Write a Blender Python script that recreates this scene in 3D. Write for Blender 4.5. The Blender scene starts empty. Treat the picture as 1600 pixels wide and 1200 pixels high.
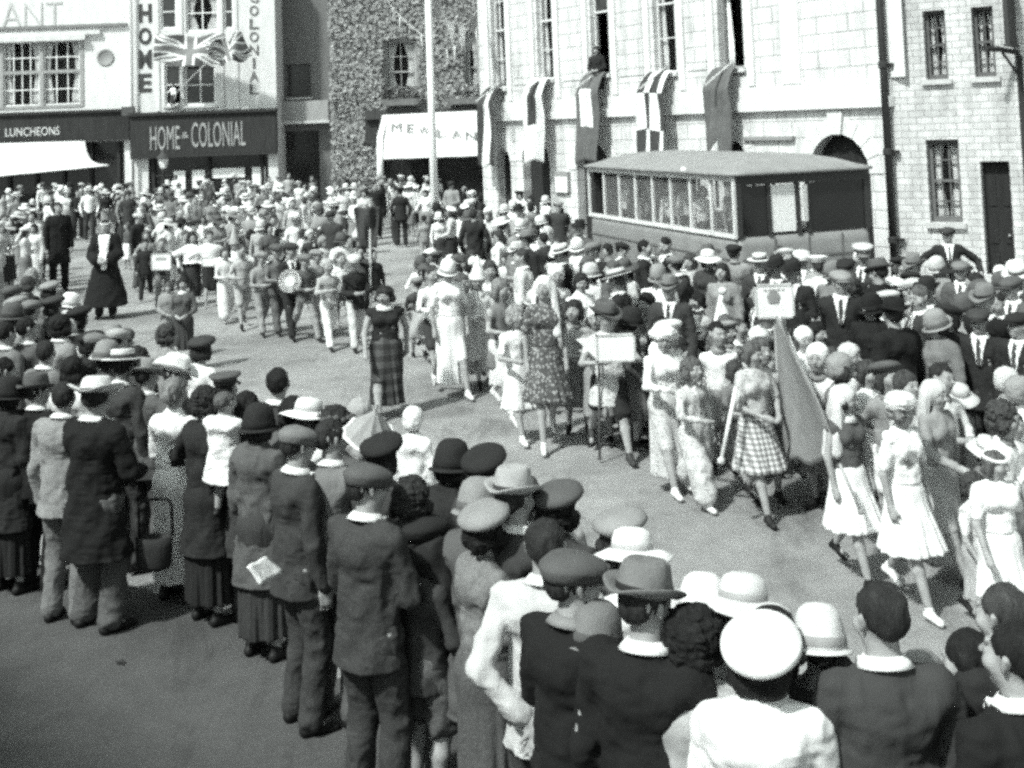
import bpy, math, random, colorsys
import numpy as np
from mathutils import Matrix, Vector, Euler
R = math.radians
scene = bpy.context.scene
COL = scene.collection
rng = random.Random(7)

# ---------------------------------------------------------------- camera
CAM_H = 3.45
FPX = 1900.0
PITCH, ROLL = R(4.0), R(2.05)
cam_data = bpy.data.cameras.new('camera')
cam = bpy.data.objects.new('camera', cam_data)
COL.objects.link(cam)
scene.camera = cam
cam_data.sensor_width = 36.0
cam_data.lens = 36.0 * FPX / 1600.0
cam_data.clip_start = 0.1
cam_data.clip_end = 2000.0
HORIZ = 190.0
cam_data.shift_y = -((600.0 - HORIZ) / 1600.0 + FPX * math.tan(PITCH) / 1600.0)
CAM_M = Matrix.Rotation(R(90) + PITCH, 4, 'X') @ Matrix.Rotation(-ROLL, 4, 'Z')
cam.matrix_world = Matrix.Translation((0, 0, CAM_H)) @ CAM_M
scene.render.resolution_x, scene.render.resolution_y = 1024, 768

def ray(px, py):
    x = (px - 800.0) / FPX
    y = -(py - 600.0) / FPX + cam_data.shift_y * 1600.0 / FPX
    return CAM_M.to_3x3() @ Vector((x, y, -1.0))

def on_height(px, py, h):
    d = ray(px, py)
    t = (h - CAM_H) / d.z
    return Vector((0, 0, CAM_H)) + d * t

def at_y(px, py, Y):
    d = ray(px, py)
    return Vector((0, 0, CAM_H)) + d * (Y / d.y)

def project(p):
    v = CAM_M.to_3x3().inverted() @ (Vector(p) - Vector((0, 0, CAM_H)))
    x = v.x / -v.z; y = v.y / -v.z
    return 800 + x * FPX, 600 - (y - cam_data.shift_y * 1600.0 / FPX) * FPX

# ---------------------------------------------------------------- light
SUN_DIR = Vector((0.56, 0.60, -1.00)).normalized()      # the way the light travels
world = bpy.data.worlds.new('World')
scene.world = world
world.use_nodes = True
nt = world.node_tree
bgn = nt.nodes['Background']
sky = nt.nodes.new('ShaderNodeTexSky')
sky.sky_type = 'NISHITA'
sky.sun_disc = False
sky.sun_elevation = math.asin(-SUN_DIR.z)
sky.sun_rotation = math.atan2(-SUN_DIR.x, -SUN_DIR.y)
sky.dust_density = 3.0
bw = nt.nodes.new('ShaderNodeRGBToBW')                   # a monochrome place: grey sky light
mx = nt.nodes.new('ShaderNodeMix'); mx.data_type = 'RGBA'; mx.blend_type = 'MULTIPLY'
mx.inputs[0].default_value = 1.0
mx.inputs[7].default_value = (0.90, 1.0, 0.955, 1)
nt.links.new(sky.outputs[0], bw.inputs[0])
nt.links.new(bw.outputs[0], mx.inputs[6])
nt.links.new(mx.outputs[2], bgn.inputs[0])
bgn.inputs[1].default_value = 0.145
sl = bpy.data.lights.new('sun', 'SUN')
sl.energy = 3.7
sl.angle = R(3.5)
sl.color = (0.955, 1.0, 0.965)
sun = bpy.data.objects.new('sun', sl)
COL.objects.link(sun)
sun.rotation_mode = 'QUATERNION'
sun.rotation_quaternion = SUN_DIR.to_track_quat('-Z', 'Y')
scene.view_settings.view_transform = 'Standard'
scene.view_settings.look = 'None'
scene.view_settings.gamma = 1.0
scene.view_settings.exposure = 0.55
scene.cycles.use_denoising = False           # the fine grain of the film stays
scene.cycles.use_adaptive_sampling = True
scene.cycles.adaptive_threshold = 0.12
scene.cycles.adaptive_min_samples = 16
scene.cycles.pixel_filter_type = 'BLACKMAN_HARRIS'
scene.cycles.filter_width = 3.1
scene.cycles.max_bounces = 5

# ---------------------------------------------------------------- materials
MATS = {}
def tint(g):
    return (g, g, g, 1.0)

def mat(g, pat='plain', rough=0.9, scale=1.0):
    """procedural grey material: g albedo, pat the woven/printed/rendered pattern"""
    key = (round(g, 3), pat, rough, scale)
    if key in MATS: return MATS[key]
    m = bpy.data.materials.new('%s_%03d' % (pat, int(g * 1000)))
    m.use_nodes = True
    t = m.node_tree; N = t.nodes; L = t.links
    b = N['Principled BSDF']
    b.inputs['Roughness'].default_value = rough
    b.inputs['Specular IOR Level'].default_value = 0.25
    tc = N.new('ShaderNodeTexCoord')
    def noise(sc, det=3, src=None, rough_=0.55, dist=0):
        n = N.new('ShaderNodeTexNoise'); n.inputs['Scale'].default_value = sc * scale
        n.inputs['Detail'].default_value = det; n.inputs['Roughness'].default_value = rough_
        n.inputs['Distortion'].default_value = dist
        L.new(src or tc.outputs['Object'], n.inputs['Vector']); return n.outputs['Fac']
    def ramp(src, stops, interp='LINEAR'):
        r = N.new('ShaderNodeValToRGB'); r.color_ramp.interpolation = interp
        e = r.color_ramp.elements
        while len(e) < len(stops): e.new(0.5)
        for k, (p, v) in enumerate(stops):
            e[k].position = p; e[k].color = tint(v)
        L.new(src, r.inputs[0]); return r.outputs[0]
    def mul(a, bb, f=1.0):
        q = N.new('ShaderNodeMix'); q.data_type = 'RGBA'; q.blend_type = 'MULTIPLY'
        q.inputs[0].default_value = f; L.new(a, q.inputs[6]); L.new(bb, q.inputs[7]); return q.outputs[2]
    def mapping(sx, sy, sz, rot=(0, 0, 0)):
        mp = N.new('ShaderNodeMapping'); mp.inputs['Scale'].default_value = (sx, sy, sz)
        mp.inputs['Rotation'].default_value = rot
        L.new(tc.outputs['Object'], mp.inputs['Vector']); return mp.outputs[0]
    def bump(h, strength=0.3, dist=0.02):
        bn = N.new('ShaderNodeBump'); bn.inputs['Strength'].default_value = strength
        bn.inputs['Distance'].default_value = dist
        L.new(h, bn.inputs['Height']); L.new(bn.outputs[0], b.inputs['Normal'])
    c = None
    if pat == 'plain':
        c = ramp(noise(6, 4), [(0.25, g * 0.78), (0.75, g * 1.16)])
        bump(noise(9, 5, mapping(1, 1, .55, (.3, .2, 0)), .6, 1.2), 0.45, 0.02)
    elif pat == 'tweed':
        c = ramp(noise(110, 3, rough_=0.8), [(0.3, g * 0.55), (0.7, g * 1.45)])
        bump(noise(9, 5, mapping(1, 1, .55, (.3, .2, 0)), .6, 1.2), 0.5, 0.02)
    elif pat == 'skin':
        c = ramp(noise(18, 3), [(0.3, g * 0.8), (0.7, g * 1.1)])
    elif pat == 'hair':
        c = ramp(noise(30, 4, mapping(1, 1, .25)), [(0.3, g * 0.45), (0.75, g * 1.6)])
        bump(noise(70, 4, mapping(1, 1, .2)), 1.0, 0.012); b.inputs['Roughness'].default_value = 0.8
    elif pat == 'straw':
        c = ramp(noise(120, 2), [(0.3, g * 0.82), (0.7, g * 1.1)])
        bump(noise(150, 2), 0.3, 0.004)
    elif pat in ('floral', 'floraldark'):
        v = N.new('ShaderNodeTexVoronoi'); v.inputs['Scale'].default_value = 30 * scale
        L.new(tc.outputs['Object'], v.inputs['Vector'])
        if pat == 'floral': c = ramp(v.outputs['Distance'], [(0.22, g * 0.5), (0.36, g)])
        else: c = ramp(v.outputs['Distance'], [(0.26, min(.5, g * 4.5)), (0.45, g)])
        n = noise(9, 3)
        c = mul(c, ramp(n, [(0.35, 0.75), (0.65, 1.0)]))
    elif pat in ('gingham', 'plaid'):
        c = None
        for mp in (mapping(1, 0.0001, .0001), mapping(.0001, .0001, 1)):
            w = N.new('ShaderNodeTexWave'); w.wave_type = 'BANDS'; w.bands_direction = 'DIAGONAL'
            w.inputs['Scale'].default_value = (13 if pat == 'gingham' else 4.2) * scale
            L.new(mp, w.inputs['Vector'])
            r = ramp(w.outputs['Fac'], [(0.42, 0.52), (0.55, 1.0)])
            c = r if c is None else mul(c, r)
        base = N.new('ShaderNodeRGB'); base.outputs[0].default_value = tint(g)
        c = mul(c, base.outputs[0])
    elif pat in ('stripe', 'hoops'):
        w = N.new('ShaderNodeTexWave'); w.wave_type = 'BANDS'
        w.bands_direction = 'X' if pat == 'stripe' else 'Z'
        w.inputs['Scale'].default_value = (10 if pat == 'stripe' else 4) * scale
        L.new(tc.outputs['Object'], w.inputs['Vector'])
        c = ramp(w.outputs['Fac'], [(0.45, g * 0.35), (0.55, g)])
    elif pat == 'ground':
        n1 = noise(0.35, 6, rough_=0.6); n2 = noise(5, 5, rough_=0.7); n3 = noise(60, 3, rough_=.8)
        c = mul(mul(ramp(n1, [(0.35, g * 0.66), (0.65, g * 1.16)]), ramp(n2, [(0.3, .78), (0.7, 1.0)])), ramp(n3, [(0.3, .72), (0.65, 1.0)]))
        v = noise(1.6, 8, mapping(1, .22, 1, (0, 0, .75)), .7, 1.8)
        c = mul(c, ramp(v, [(0.34, .70), (0.47, 1.0)]))
        v = noise(.9, 2, None, .4); c = mul(c, ramp(v, [(0.60, 1.0), (0.66, .82)]))
        bump(n3, .5, .02)
    elif pat in ('ashlar', 'rubble', 'brick'):
        br = N.new('ShaderNodeTexBrick')
        mp = N.new('ShaderNodeMapping'); mp.inputs['Rotation'].default_value = (R(-90), 0, 0)
        L.new(tc.outputs['Object'], mp.inputs['Vector']); L.new(mp.outputs[0], br.inputs['Vector'])
        bw_, rh, ms = {'ashlar': (0.85, 0.36, 0.016), 'rubble': (0.30, 0.13, 0.010), 'brick': (.23, .075, .01)}[pat]
        br.inputs['Scale'].default_value = 1.0
        br.inputs['Brick Width'].default_value = bw_; br.inputs['Row Height'].default_value = rh
        br.inputs['Mortar Size'].default_value = ms; br.inputs['Mortar Smooth'].default_value = .5
        br.inputs['Color1'].default_value = tint(g * (1.0)); br.inputs['Color2'].default_value = tint(g * (.93 if pat == 'ashlar' else .80))
        br.inputs['Mortar'].default_value = tint(g * (.62 if pat == 'ashlar' else .60))
        c = mul(br.outputs['Color'], ramp(noise(2.2, 6, rough_=.7), [(0.3, .8), (0.6, 1.0)]))
        c = mul(c, ramp(noise(.9, 5, mapping(3, 3, .35), .7), [(0.36, .70), (0.58, 1.0)]))
        c = mul(c, ramp(noise(7, 4, rough_=.8), [(0.28, .72), (0.42, 1.0)]))
        iv = N.new('ShaderNodeInvert'); L.new(br.outputs['Fac'], iv.inputs[1])
        bump(iv.outputs[0], .6, .03)
    elif pat == 'render':
        c = mul(ramp(noise(1.5, 6, mapping(2.5, 2.5, .6), .7), [(0.3, g * .8), (0.6, g)]), ramp(noise(25, 4), [(.3, .9), (.7, 1.0)]))
        bump(noise(30, 3), .3, .01)
    elif pat == 'leaf':
        oi = N.new('ShaderNodeNewGeometry')
        c = ramp(oi.outputs['Random Per Island'], [(0.0, g * .75), (1.0, g * 1.25)])
    elif pat == 'awning':
        c = mul(ramp(noise(2, 5, mapping(1, 2, 1), .65), [(0.3, g * .9), (0.7, g)]), ramp(noise(.6, 3), [(.4, .93), (.6, 1.)]))
        bump(noise(3, 3), .3, .06)
    elif pat == 'roofing':
        c = mul(ramp(noise(1.2, 5), [(0.3, g * .75), (0.7, g * 1.1)]), ramp(noise(20, 4), [(.3, .85), (.7, 1.)]))
    elif pat == 'wood':
        c = ramp(noise(12, 4, mapping(1, 1, .1)), [(0.3, g * .7), (0.7, g * 1.2)])
    elif pat == 'metal':
        c = ramp(noise(3, 5), [(0.3, g * .85), (0.7, g * 1.1)])
        b.inputs['Roughness'].default_value = rough
        b.inputs['Specular IOR Level'].default_value = .5
    elif pat == 'glass':
        c = ramp(noise(1.5, 2), [(0.3, g * .8), (0.7, g * 1.2)])
        b.inputs['Roughness'].default_value = .12
        b.inputs['Specular IOR Level'].default_value = .6
    elif pat == 'clear':
        c = ramp(noise(1.5, 2), [(0.3, g * .8), (0.7, g * 1.2)])
        b.inputs['Roughness'].default_value = .1; b.inputs['Alpha'].default_value = .22
    elif pat == 'notice':
        n = noise(1, 0, mapping(3, 3, 14)); c = ramp(noise(22, 2, mapping(1, 1, 4)), [(0.36, g * .55), (0.44, g)])
    L.new(c, b.inputs['Base Color'])
    MATS[key] = m
    return m

# ---------------------------------------------------------------- scene graph helpers
def tag(o, label=None, cat=None, group=None, kind=None):
    if label: o['label'] = label
    if cat: o['category'] = cat
    if group: o['group'] = group
    if kind: o['kind'] = kind
    return o

def mesh_np(name, V, F, smooth=False):
    me = bpy.data.meshes.new(name)
    V = np.asarray(V, dtype=np.float32)
    if isinstance(F, np.ndarray):
        n = F.shape[1]
        me.vertices.add(len(V)); me.vertices.foreach_set('co', V.ravel())
        me.loops.add(F.size); me.loops.foreach_set('vertex_index', F.astype(np.int32).ravel())
        me.polygons.add(len(F))
        me.polygons.foreach_set('loop_start', np.arange(0, F.size, n, dtype=np.int32))
        me.update(calc_edges=True)
    else:
        me.from_pydata([tuple(map(float, v)) for v in V], [], F)
        me.update()
    if smooth:
        me.polygons.foreach_set('use_smooth', np.ones(len(me.polygons), dtype=bool))
    return me

def link(name, me, m=None, parent=None, loc=None):
    o = bpy.data.objects.new(name, me)
    COL.objects.link(o)
    if parent is not None: o.parent = parent
    if loc is not None: o.location = loc
    if m is not None and me is not None:
        if len(me.materials) == 0: me.materials.append(m)
        if me.materials[0] is not m:
            o.material_slots[0].link = 'OBJECT'; o.material_slots[0].material = m
    return o

def empty(name, M):
    o = bpy.data.objects.new(name, None); COL.objects.link(o)
    o.empty_display_size = 0.2
    o.matrix_world = M
    return o

class MB:
    """collects boxes, tubes, lathes, prisms into one mesh"""
    def __init__(s): s.v = []; s.f = []
    def add(s, V, F, M=None):
        n = len(s.v)
        if M is not None: V = [M @ Vector(v) for v in V]
        s.v += [tuple(v) for v in V]; s.f += [tuple(i + n for i in f) for f in F]
    def box(s, a, b, M=None):
        x0, y0, z0 = a; x1, y1, z1 = b
        s.add([(x0,y0,z0),(x1,y0,z0),(x1,y1,z0),(x0,y1,z0),(x0,y0,z1),(x1,y0,z1),(x1,y1,z1),(x0,y1,z1)],
              [(0,3,2,1),(4,5,6,7),(0,1,5,4),(1,2,6,5),(2,3,7,6),(3,0,4,7)], M)
    def tube(s, pts, r, n=8, r2=None):
        pts = [Vector(p) for p in pts]; V = []; F = []
        k = len(pts)
        for i, p in enumerate(pts):
            d = (pts[min(i+1, k-1)] - pts[max(i-1, 0)]).normalized()
            u = d.orthogonal().normalized() if i == 0 else (u - d * u.dot(d)).normalized()
            w = d.cross(u)
            rr = r if r2 is None else r + (r2 - r) * i / (k - 1)
            for j in range(n):
                a = 2 * math.pi * j / n
                V.append(p + u * math.cos(a) * rr + w * math.sin(a) * rr)
        for i in range(k - 1):
            for j in range(n):
                a = i*n + j; b = i*n + (j+1) % n
                F.append((a, b, b + n, a + n))
        F.append(tuple(range(n))[::-1]); F.append(tuple(range((k-1)*n, k*n)))
        s.add(V, F)
    def lathe(s, prof, n=20, sx=1, sy=1, M=None, warp=None):
        V = []; F = []
        for r, z in prof:
            for j in range(n):
                a = 2 * math.pi * j / n
                p = [r*math.cos(a)*sx, r*math.sin(a)*sy, z]
                if warp: p = warp(p)
                V.append(p)
        for i in range(len(prof)-1):
            for j in range(n):
                a = i*n+j; b = i*n+(j+1) % n
                F.append((a, b, b+n, a+n))
        if prof[0][0] > 1e-4: F.append(tuple(range(n))[::-1])
        if prof[-1][0] > 1e-4: F.append(tuple(range((len(prof)-1)*n, len(prof)*n)))
        s.add(V, F, M)
    def prism(s, poly, y0, y1, M=None):
        """polygon in x,z extruded from y0 to y1"""
        n = len(poly)
        V = [(x, y0, z) for x, z in poly] + [(x, y1, z) for x, z in poly]
        F = [tuple(range(n)), tuple(range(2*n-1, n-1, -1))]
        for i in range(n):
            j = (i+1) % n
            F.append((i, i+n, j+n, j))
        s.add(V, F, M)
    def sheet(s, grid, thick=0.0):
        """grid of points rows x cols"""
        r = len(grid); c = len(grid[0])
        V = [p for row in grid for p in row]
        F = [(i*c+j, i*c+j+1, (i+1)*c+j+1, (i+1)*c+j) for i in range(r-1) for j in range(c-1)]
        s.add(V, F)
    def build(s, name, m, parent=None, smooth=False, loc=None):
        me = mesh_np(name, s.v, s.f, smooth)
        return link(name, me, m, parent, loc)
def sheet_obj(name, grid, m, parent=None, thick=0.01):
    """a cloth with real thickness: front and back sheets joined round the edge"""
    mb = MB(); r = len(grid); c = len(grid[0])
    P = [[Vector(p) for p in row] for row in grid]
    nrm = (P[0][c-1] - P[0][0]).cross(P[r-1][0] - P[0][0]).normalized() * thick
    V = [p for row in P for p in row] + [p + nrm for row in P for p in row]
    k = r * c
    F = [(i*c+j, i*c+j+1, (i+1)*c+j+1, (i+1)*c+j) for i in range(r-1) for j in range(c-1)]
    F += [tuple(q + k for q in f[::-1]) for f in F]
    for j in range(c-1):
        F.append((j, j+k, j+1+k, j+1)); a = (r-1)*c + j; F.append((a, a+1, a+1+k, a+k))
    for i in range(r-1):
        a = i*c; F.append((a, a+c, a+c+k, a+k)); a = i*c+c-1; F.append((a, a+k, a+c+k, a+c))
    mb.add(V, F)
    return mb.build(name, m, parent, True)
# ---------------------------------------------------------------- figures: smooth distance fields turned into meshes
def hash_(t): return sum(ord(c)*(i*7+3) for i, c in enumerate(t))
class Field:
    def __init__(s, lo, hi, h):
        s.h = h; s.lo = np.array(lo, dtype=np.float32)
        s.n = np.ceil((np.array(hi) - s.lo) / h).astype(int) + 1
        s.D = np.full(s.n, 0.2, dtype=np.float32)
        s.ax = [s.lo[i] + h * np.arange(s.n[i], dtype=np.float32) for i in range(3)]
    def _win(s, lo, hi):
        a = np.clip(np.floor((np.array(lo) - s.lo) / s.h).astype(int), 0, s.n - 1)
        b = np.clip(np.ceil((np.array(hi) - s.lo) / s.h).astype(int) + 1, 1, s.n)
        b = np.maximum(b, a + 1)
        return tuple(slice(a[i], b[i]) for i in range(3))
    def _pts(s, w):
        return s.ax[0][w[0]][:, None, None], s.ax[1][w[1]][None, :, None], s.ax[2][w[2]][None, None, :]
    def _mix(s, w, d, k, sub=False):
        D = s.D[w]
        if sub:
            hh = np.clip(0.5 - 0.5 * (D + d) / k, 0, 1)
            s.D[w] = D * (1 - hh) + (-d) * hh + k * hh * (1 - hh)
        else:
            hh = np.clip(0.5 + 0.5 * (D - d) / k, 0, 1)
            s.D[w] = D * (1 - hh) + d * hh - k * hh * (1 - hh)
    def cone(s, a, b, ra, rb, k=0.02, sc=(1, 1, 1), sub=False):
        a = np.array(a, float); b = np.array(b, float); sc = np.array(sc, float)
        m = max(ra, rb) / sc + max(3 * s.h, k * 1.3)
        w = s._win(np.minimum(a, b) - m, np.maximum(a, b) + m)
        X, Y, Z = s._pts(w)
        A = a * sc; B = b * sc; d = B - A; L = float(d @ d) + 1e-9
        px, py, pz = X * sc[0] - A[0], Y * sc[1] - A[1], Z * sc[2] - A[2]
        t = np.clip((px * d[0] + py * d[1] + pz * d[2]) / L, 0, 1)
        q = np.sqrt((px - t * d[0])**2 + (py - t * d[1])**2 + (pz - t * d[2])**2) - (ra + (rb - ra) * t)
        s._mix(w, (q / sc.max()).astype(np.float32), k, sub)
    def ball(s, c, r, k=0.02, sub=False):
        """ellipsoid with radii r"""
        c = np.array(c, float); r = np.array(r, float)
        m = r + max(3 * s.h, k * 1.3)
        w = s._win(c - m, c + m)
        X, Y, Z = s._pts(w)
        p0 = np.sqrt(((X - c[0]) / r[0])**2 + ((Y - c[1]) / r[1])**2 + ((Z - c[2]) / r[2])**2)
        p1 = np.sqrt(((X - c[0]) / r[0]**2)**2 + ((Y - c[1]) / r[1]**2)**2 + ((Z - c[2]) / r[2]**2)**2)
        d = p0 * (p0 - 1) / np.maximum(p1, 1e-6)
        s._mix(w, d.astype(np.float32), k, sub)
    def wrinkle(s, amp, fx, fy, fz, ph=0.0):
        X, Y, Z = s.ax[0][:, None, None], s.ax[1][None, :, None], s.ax[2][None, None, :]
        n = np.sin(X*fx + 2.1*np.sin(Z*fz*.6 + ph) + ph) * np.sin(Y*fy + Z*fz + ph*1.7) \
            + 0.6*np.sin(X*fx*1.9 - Z*fz*1.7 + Y*fy*.8 + ph*3)
        s.D += (amp * n).astype(np.float32)
    def lumps(s, amp, cell, seed=0, ridged=False):
        """random value noise with its own cell size along x, y, z: folds and curls"""
        r_ = np.random.RandomState(seed); W = []; nn = []
        for i in range(3):
            t = (s.ax[i] - s.ax[i][0]) / cell[i] + .37; k = np.floor(t).astype(int); f = t - k; f = f*f*(3-2*f)
            n = k.max() + 2; w = np.zeros((len(t), n), np.float32); w[np.arange(len(t)), k] = 1-f; w[np.arange(len(t)), k+1] = f
            W.append(w); nn.append(n)
        N = r_.rand(*nn).astype(np.float32)*2-1
        N = np.tensordot(W[0], N, (1, 0)); N = np.tensordot(W[1], N, (1, 1)).transpose(1, 0, 2); N = N @ W[2].T
        s.D += amp * ((np.abs(N)*2-.6) if ridged else N)
    def cut_below(s, z):
        Z = s.ax[2][None, None, :]
        s.D = np.maximum(s.D, (z - Z).astype(np.float32))
    def cut_above(s, z):
        Z = s.ax[2][None, None, :]
        s.D = np.maximum(s.D, (Z - z).astype(np.float32))
    def mesh(s):
        D = np.pad(s.D, 1, constant_values=0.2)
        lo = s.lo - s.h
        I = D < 0
        c = [I[i:I.shape[0]-1+i, j:I.shape[1]-1+j, k:I.shape[2]-1+k] for i in (0,1) for j in (0,1) for k in (0,1)]
        anyi = c[0].copy(); alli = c[0].copy()
        for q in c[1:]: anyi |= q; alli &= q
        act = anyi & ~alli
        idx = np.argwhere(act)
        ids = np.full(act.shape, -1, dtype=np.int32)
        ids[act] = np.arange(len(idx))
        i, j, k = idx.T
        cd = {(a,b,e): D[i+a, j+b, k+e] for a in (0,1) for b in (0,1) for e in (0,1)}
        acc = np.zeros((len(idx), 3)); cnt = np.zeros(len(idx))
        for ax in range(3):
            for u in (0,1):
                for v in (0,1):
                    a = [0,0,0]; o = [x for x in range(3) if x != ax]
                    a[o[0]] = u; a[o[1]] = v; b = list(a); b[ax] = 1
                    da = cd[tuple(a)]; db = cd[tuple(b)]
                    cr = (da < 0) != (db < 0)
                    t = np.where(cr, da / np.where(cr, da - db, 1), 0)
                    p = np.zeros((len(idx), 3)); p[:] = a; p[:, ax] = t
                    acc += p * cr[:, None]; cnt += cr
        V = (acc / cnt[:, None] + idx) * s.h + lo
        F = []
        for ax in range(3):
            o = [(ax+1) % 3, (ax+2) % 3]
            sl0 = [slice(1, -1)] * 3; sl1 = [slice(1, -1)] * 3
            sl0[ax] = slice(0, -1); sl1[ax] = slice(1, None)
            A = I[tuple(sl0)]; B = I[tuple(sl1)]
            for inside, flip in ((A & ~B, False), (~A & B, True)):
                e = np.argwhere(inside)
                if len(e) == 0: continue
                off = np.ones(3, int); off[ax] = 0
                e = e + off
                q = []
                for du, dv in ((0,0),(1,0),(1,1),(0,1)):
                    g = e.copy(); g[:, o[0]] -= 1 - du; g[:, o[1]] -= 1 - dv
                    q.append(ids[g[:,0], g[:,1], g[:,2]])
                q = np.stack(q, 1)
                if flip: q = q[:, ::-1]
                F.append(q)
        return V, np.concatenate(F) if F else np.zeros((0, 4), int)

def DIM(kind):
    if kind == 'm': return dict(H=1.75, ank=.09, knee=.49, hip=.93, waist=1.08, chest=1.29, sh=1.44, nk=1.49, hc=1.625, hs=1.0, shw=.178, hipw=.10, arm=(.30,.27), tw=1.0, fat=1.0)
    if kind == 'w': return dict(H=1.65, ank=.085, knee=.46, hip=.88, waist=1.04, chest=1.23, sh=1.36, nk=1.41, hc=1.54, hs=.97, shw=.158, hipw=.10, arm=(.28,.245), tw=.88, fat=.88)
    return dict(H=1.30, ank=.07, knee=.34, hip=.645, waist=.76, chest=.91, sh=1.01, nk=1.05, hc=1.19, hs=.94, shw=.135, hipw=.075, arm=(.215,.19), tw=.70, fat=.72)

ARMS = {   # hand targets in units of stature (right, left): x, y forward, z
 'down':   ((.135, .03, .45), (-.135, .03, .45)),
 'behind': ((.015, -.10, .535), (-.035, -.095, .555)),
 'front':  ((.05, .15, .60), (-.055, .15, .60)),
 'pocket': ((.135, .05, .515), (-.135, .05, .515)),
 'swing':  ((.14, .13, .49), (-.14, -.09, .48)),
 'raise':  ((.18, .13, .93), (-.14, .04, .45)),
 'spread': ((.27, .09, .64), (-.24, .08, .62)),
 'fold':   ((-.035, .13, .68), (.035, .125, .66)),
 'hold':   ((.09, .20, .66), (-.09, .20, .66)),
 'chin':   ((.03, .14, .80), (-.135, .03, .47)),
 'carry':  ((.01, .15, .66), (-.13, .12, .70)),
 'high':   ((.10, .12, .97), (-.10, .12, .97)),
 'one':    ((.12, .20, .62), (-.135, .03, .45)),
}
def pose(kind, arms, legs, hy=0, hp=0):
    d = DIM(kind); H = d['H']; J = dict(d=d)
    J['hip'] = {}; J['knee'] = {}; J['foot'] = {}; J['lift'] = {}
    for s in (1, -1):
        f = {'stand': (0.0, 0), 'walk': (.17 * s, 0), 'stride': (-.2 * s, 0), 'wide': (0, 0)}[legs][0]
        fx = (.055 if legs != 'wide' else .10) * s * H + (.02 * s)
        hipj = np.array([d['hipw'] * s * .95, 0, d['hip']])
        back = f < -0.02
        foot = np.array([fx, f * H * (1.0 if not back else 1.15), d['ank'] + (.07 * H if back else 0)])
        L = (d['hip'] - d['ank']) / 2 * 1.012
        v = foot - hipj; dist = min(np.linalg.norm(v), 2 * L * .999)
        off = math.sqrt(max(L * L - dist * dist / 4, 1e-6))
        J['knee'][s] = hipj + v / 2 + np.array([0, 1, .1]) * off
        J['hip'][s] = hipj; J['foot'][s] = foot; J['lift'][s] = back
    J['sh'] = {}; J['el'] = {}; J['ha'] = {}
    tg = ARMS[arms]
    for s in (1, -1):
        t = np.array(tg[0 if s == 1 else 1]) * H
        S = np.array([d['shw'] * s, -.01, d['sh'] - .03])
        l1, l2 = d['arm']
        v = t - S; dist = np.linalg.norm(v)
        if dist > (l1 + l2) * .985: v *= (l1 + l2) * .985 / dist; dist = (l1 + l2) * .985; t = S + v
        a = (l1*l1 - l2*l2 + dist*dist) / (2*dist); off = math.sqrt(max(l1*l1 - a*a, 1e-6))
        pole = np.array([.75 * s, -.7, -.35]) if arms != 'high' else np.array([1.0*s, 0, -.2])
        u = v / dist; pole = pole - u * (pole @ u); pole /= np.linalg.norm(pole)
        J['sh'][s] = S; J['el'][s] = S + u * a + pole * off; J['ha'][s] = t
    J['HM'] = Matrix.Translation((0, .012, d['hc'])) @ Matrix.Rotation(R(hy), 4, 'Z') @ Matrix.Rotation(R(hp), 4, 'X')
    J['pose'] = (arms, legs)
    return J

def hand(F, J, s, k, lod):
    d = J['d']; e = J['el'][s]; w = J['ha'][s]
    u = (w - e) / np.linalg.norm(w - e)
    z = np.array([0, 0, 1.0])
    arms = J['pose'][0]
    side = np.array([-s, 0, 0]) * 1.0          # palm faces the body
    if arms in ('front', 'hold', 'fold', 'carry', 'chin', 'one'): side = np.array([-s * .5, -.6, .3])
    if arms == 'behind': side = np.array([0, -1.0, .2])
    n = side - u * (side @ u); n /= np.linalg.norm(n)          # palm normal
    a = np.cross(u, n) * 1.0                                    # across the palm
    fwd = np.array([0, 1.0, 0]) if abs(u[1]) < .8 else z
    if a @ fwd < 0: a = -a                                       # a points to the thumb side
    q = d['fat'] ** .5 * (1.0 if d['H'] > 1.5 else .84)
    def P(al, ac, nn): return w + u * al * q + a * ac * q + n * nn * q
    F.cone(P(.01, 0, 0), P(.075, .004, 0), .028*q, .033*q, .02, (1, 1, 1))
    F.cone(P(.03, .02, .003), P(.08, .024, .003), .022*q, .016*q, .012)
    F.cone(P(.03, -.02, .003), P(.075, -.026, .003), .02*q, .014*q, .012)
    curl = .55 if arms in ('down', 'swing', 'pocket', 'raise', 'spread') else 1.1
    if lod > 0:
        F.cone(P(.08, 0, .004), P(.15, 0, .03), .028*q, .018*q, .02); return
    for j, (ac, ln) in enumerate(((.03, .072), (.010, .082), (-.011, .076), (-.031, .060))):
        b = P(.082, ac, .002); c1 = curl * (1 + .12 * j)
        m = P(.082 + ln*.5*math.cos(c1*.5), ac*1.05, .002 + ln*.5*math.sin(c1*.5))
        t = m + (u * math.cos(c1*1.3) + n * math.sin(c1*1.3)) * ln * .5 * q
        F.cone(b, m, .0088*q, .0082*q, .003); F.cone(m, t, .0082*q, .0068*q, .003)
    b = P(.025, .028, .008); m = P(.062, .052, .022); t = P(.092, .052, .036)
    F.cone(b, m, .0125*q, .0105*q, .008); F.cone(m, t, .0105*q, .008*q, .003)

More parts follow.
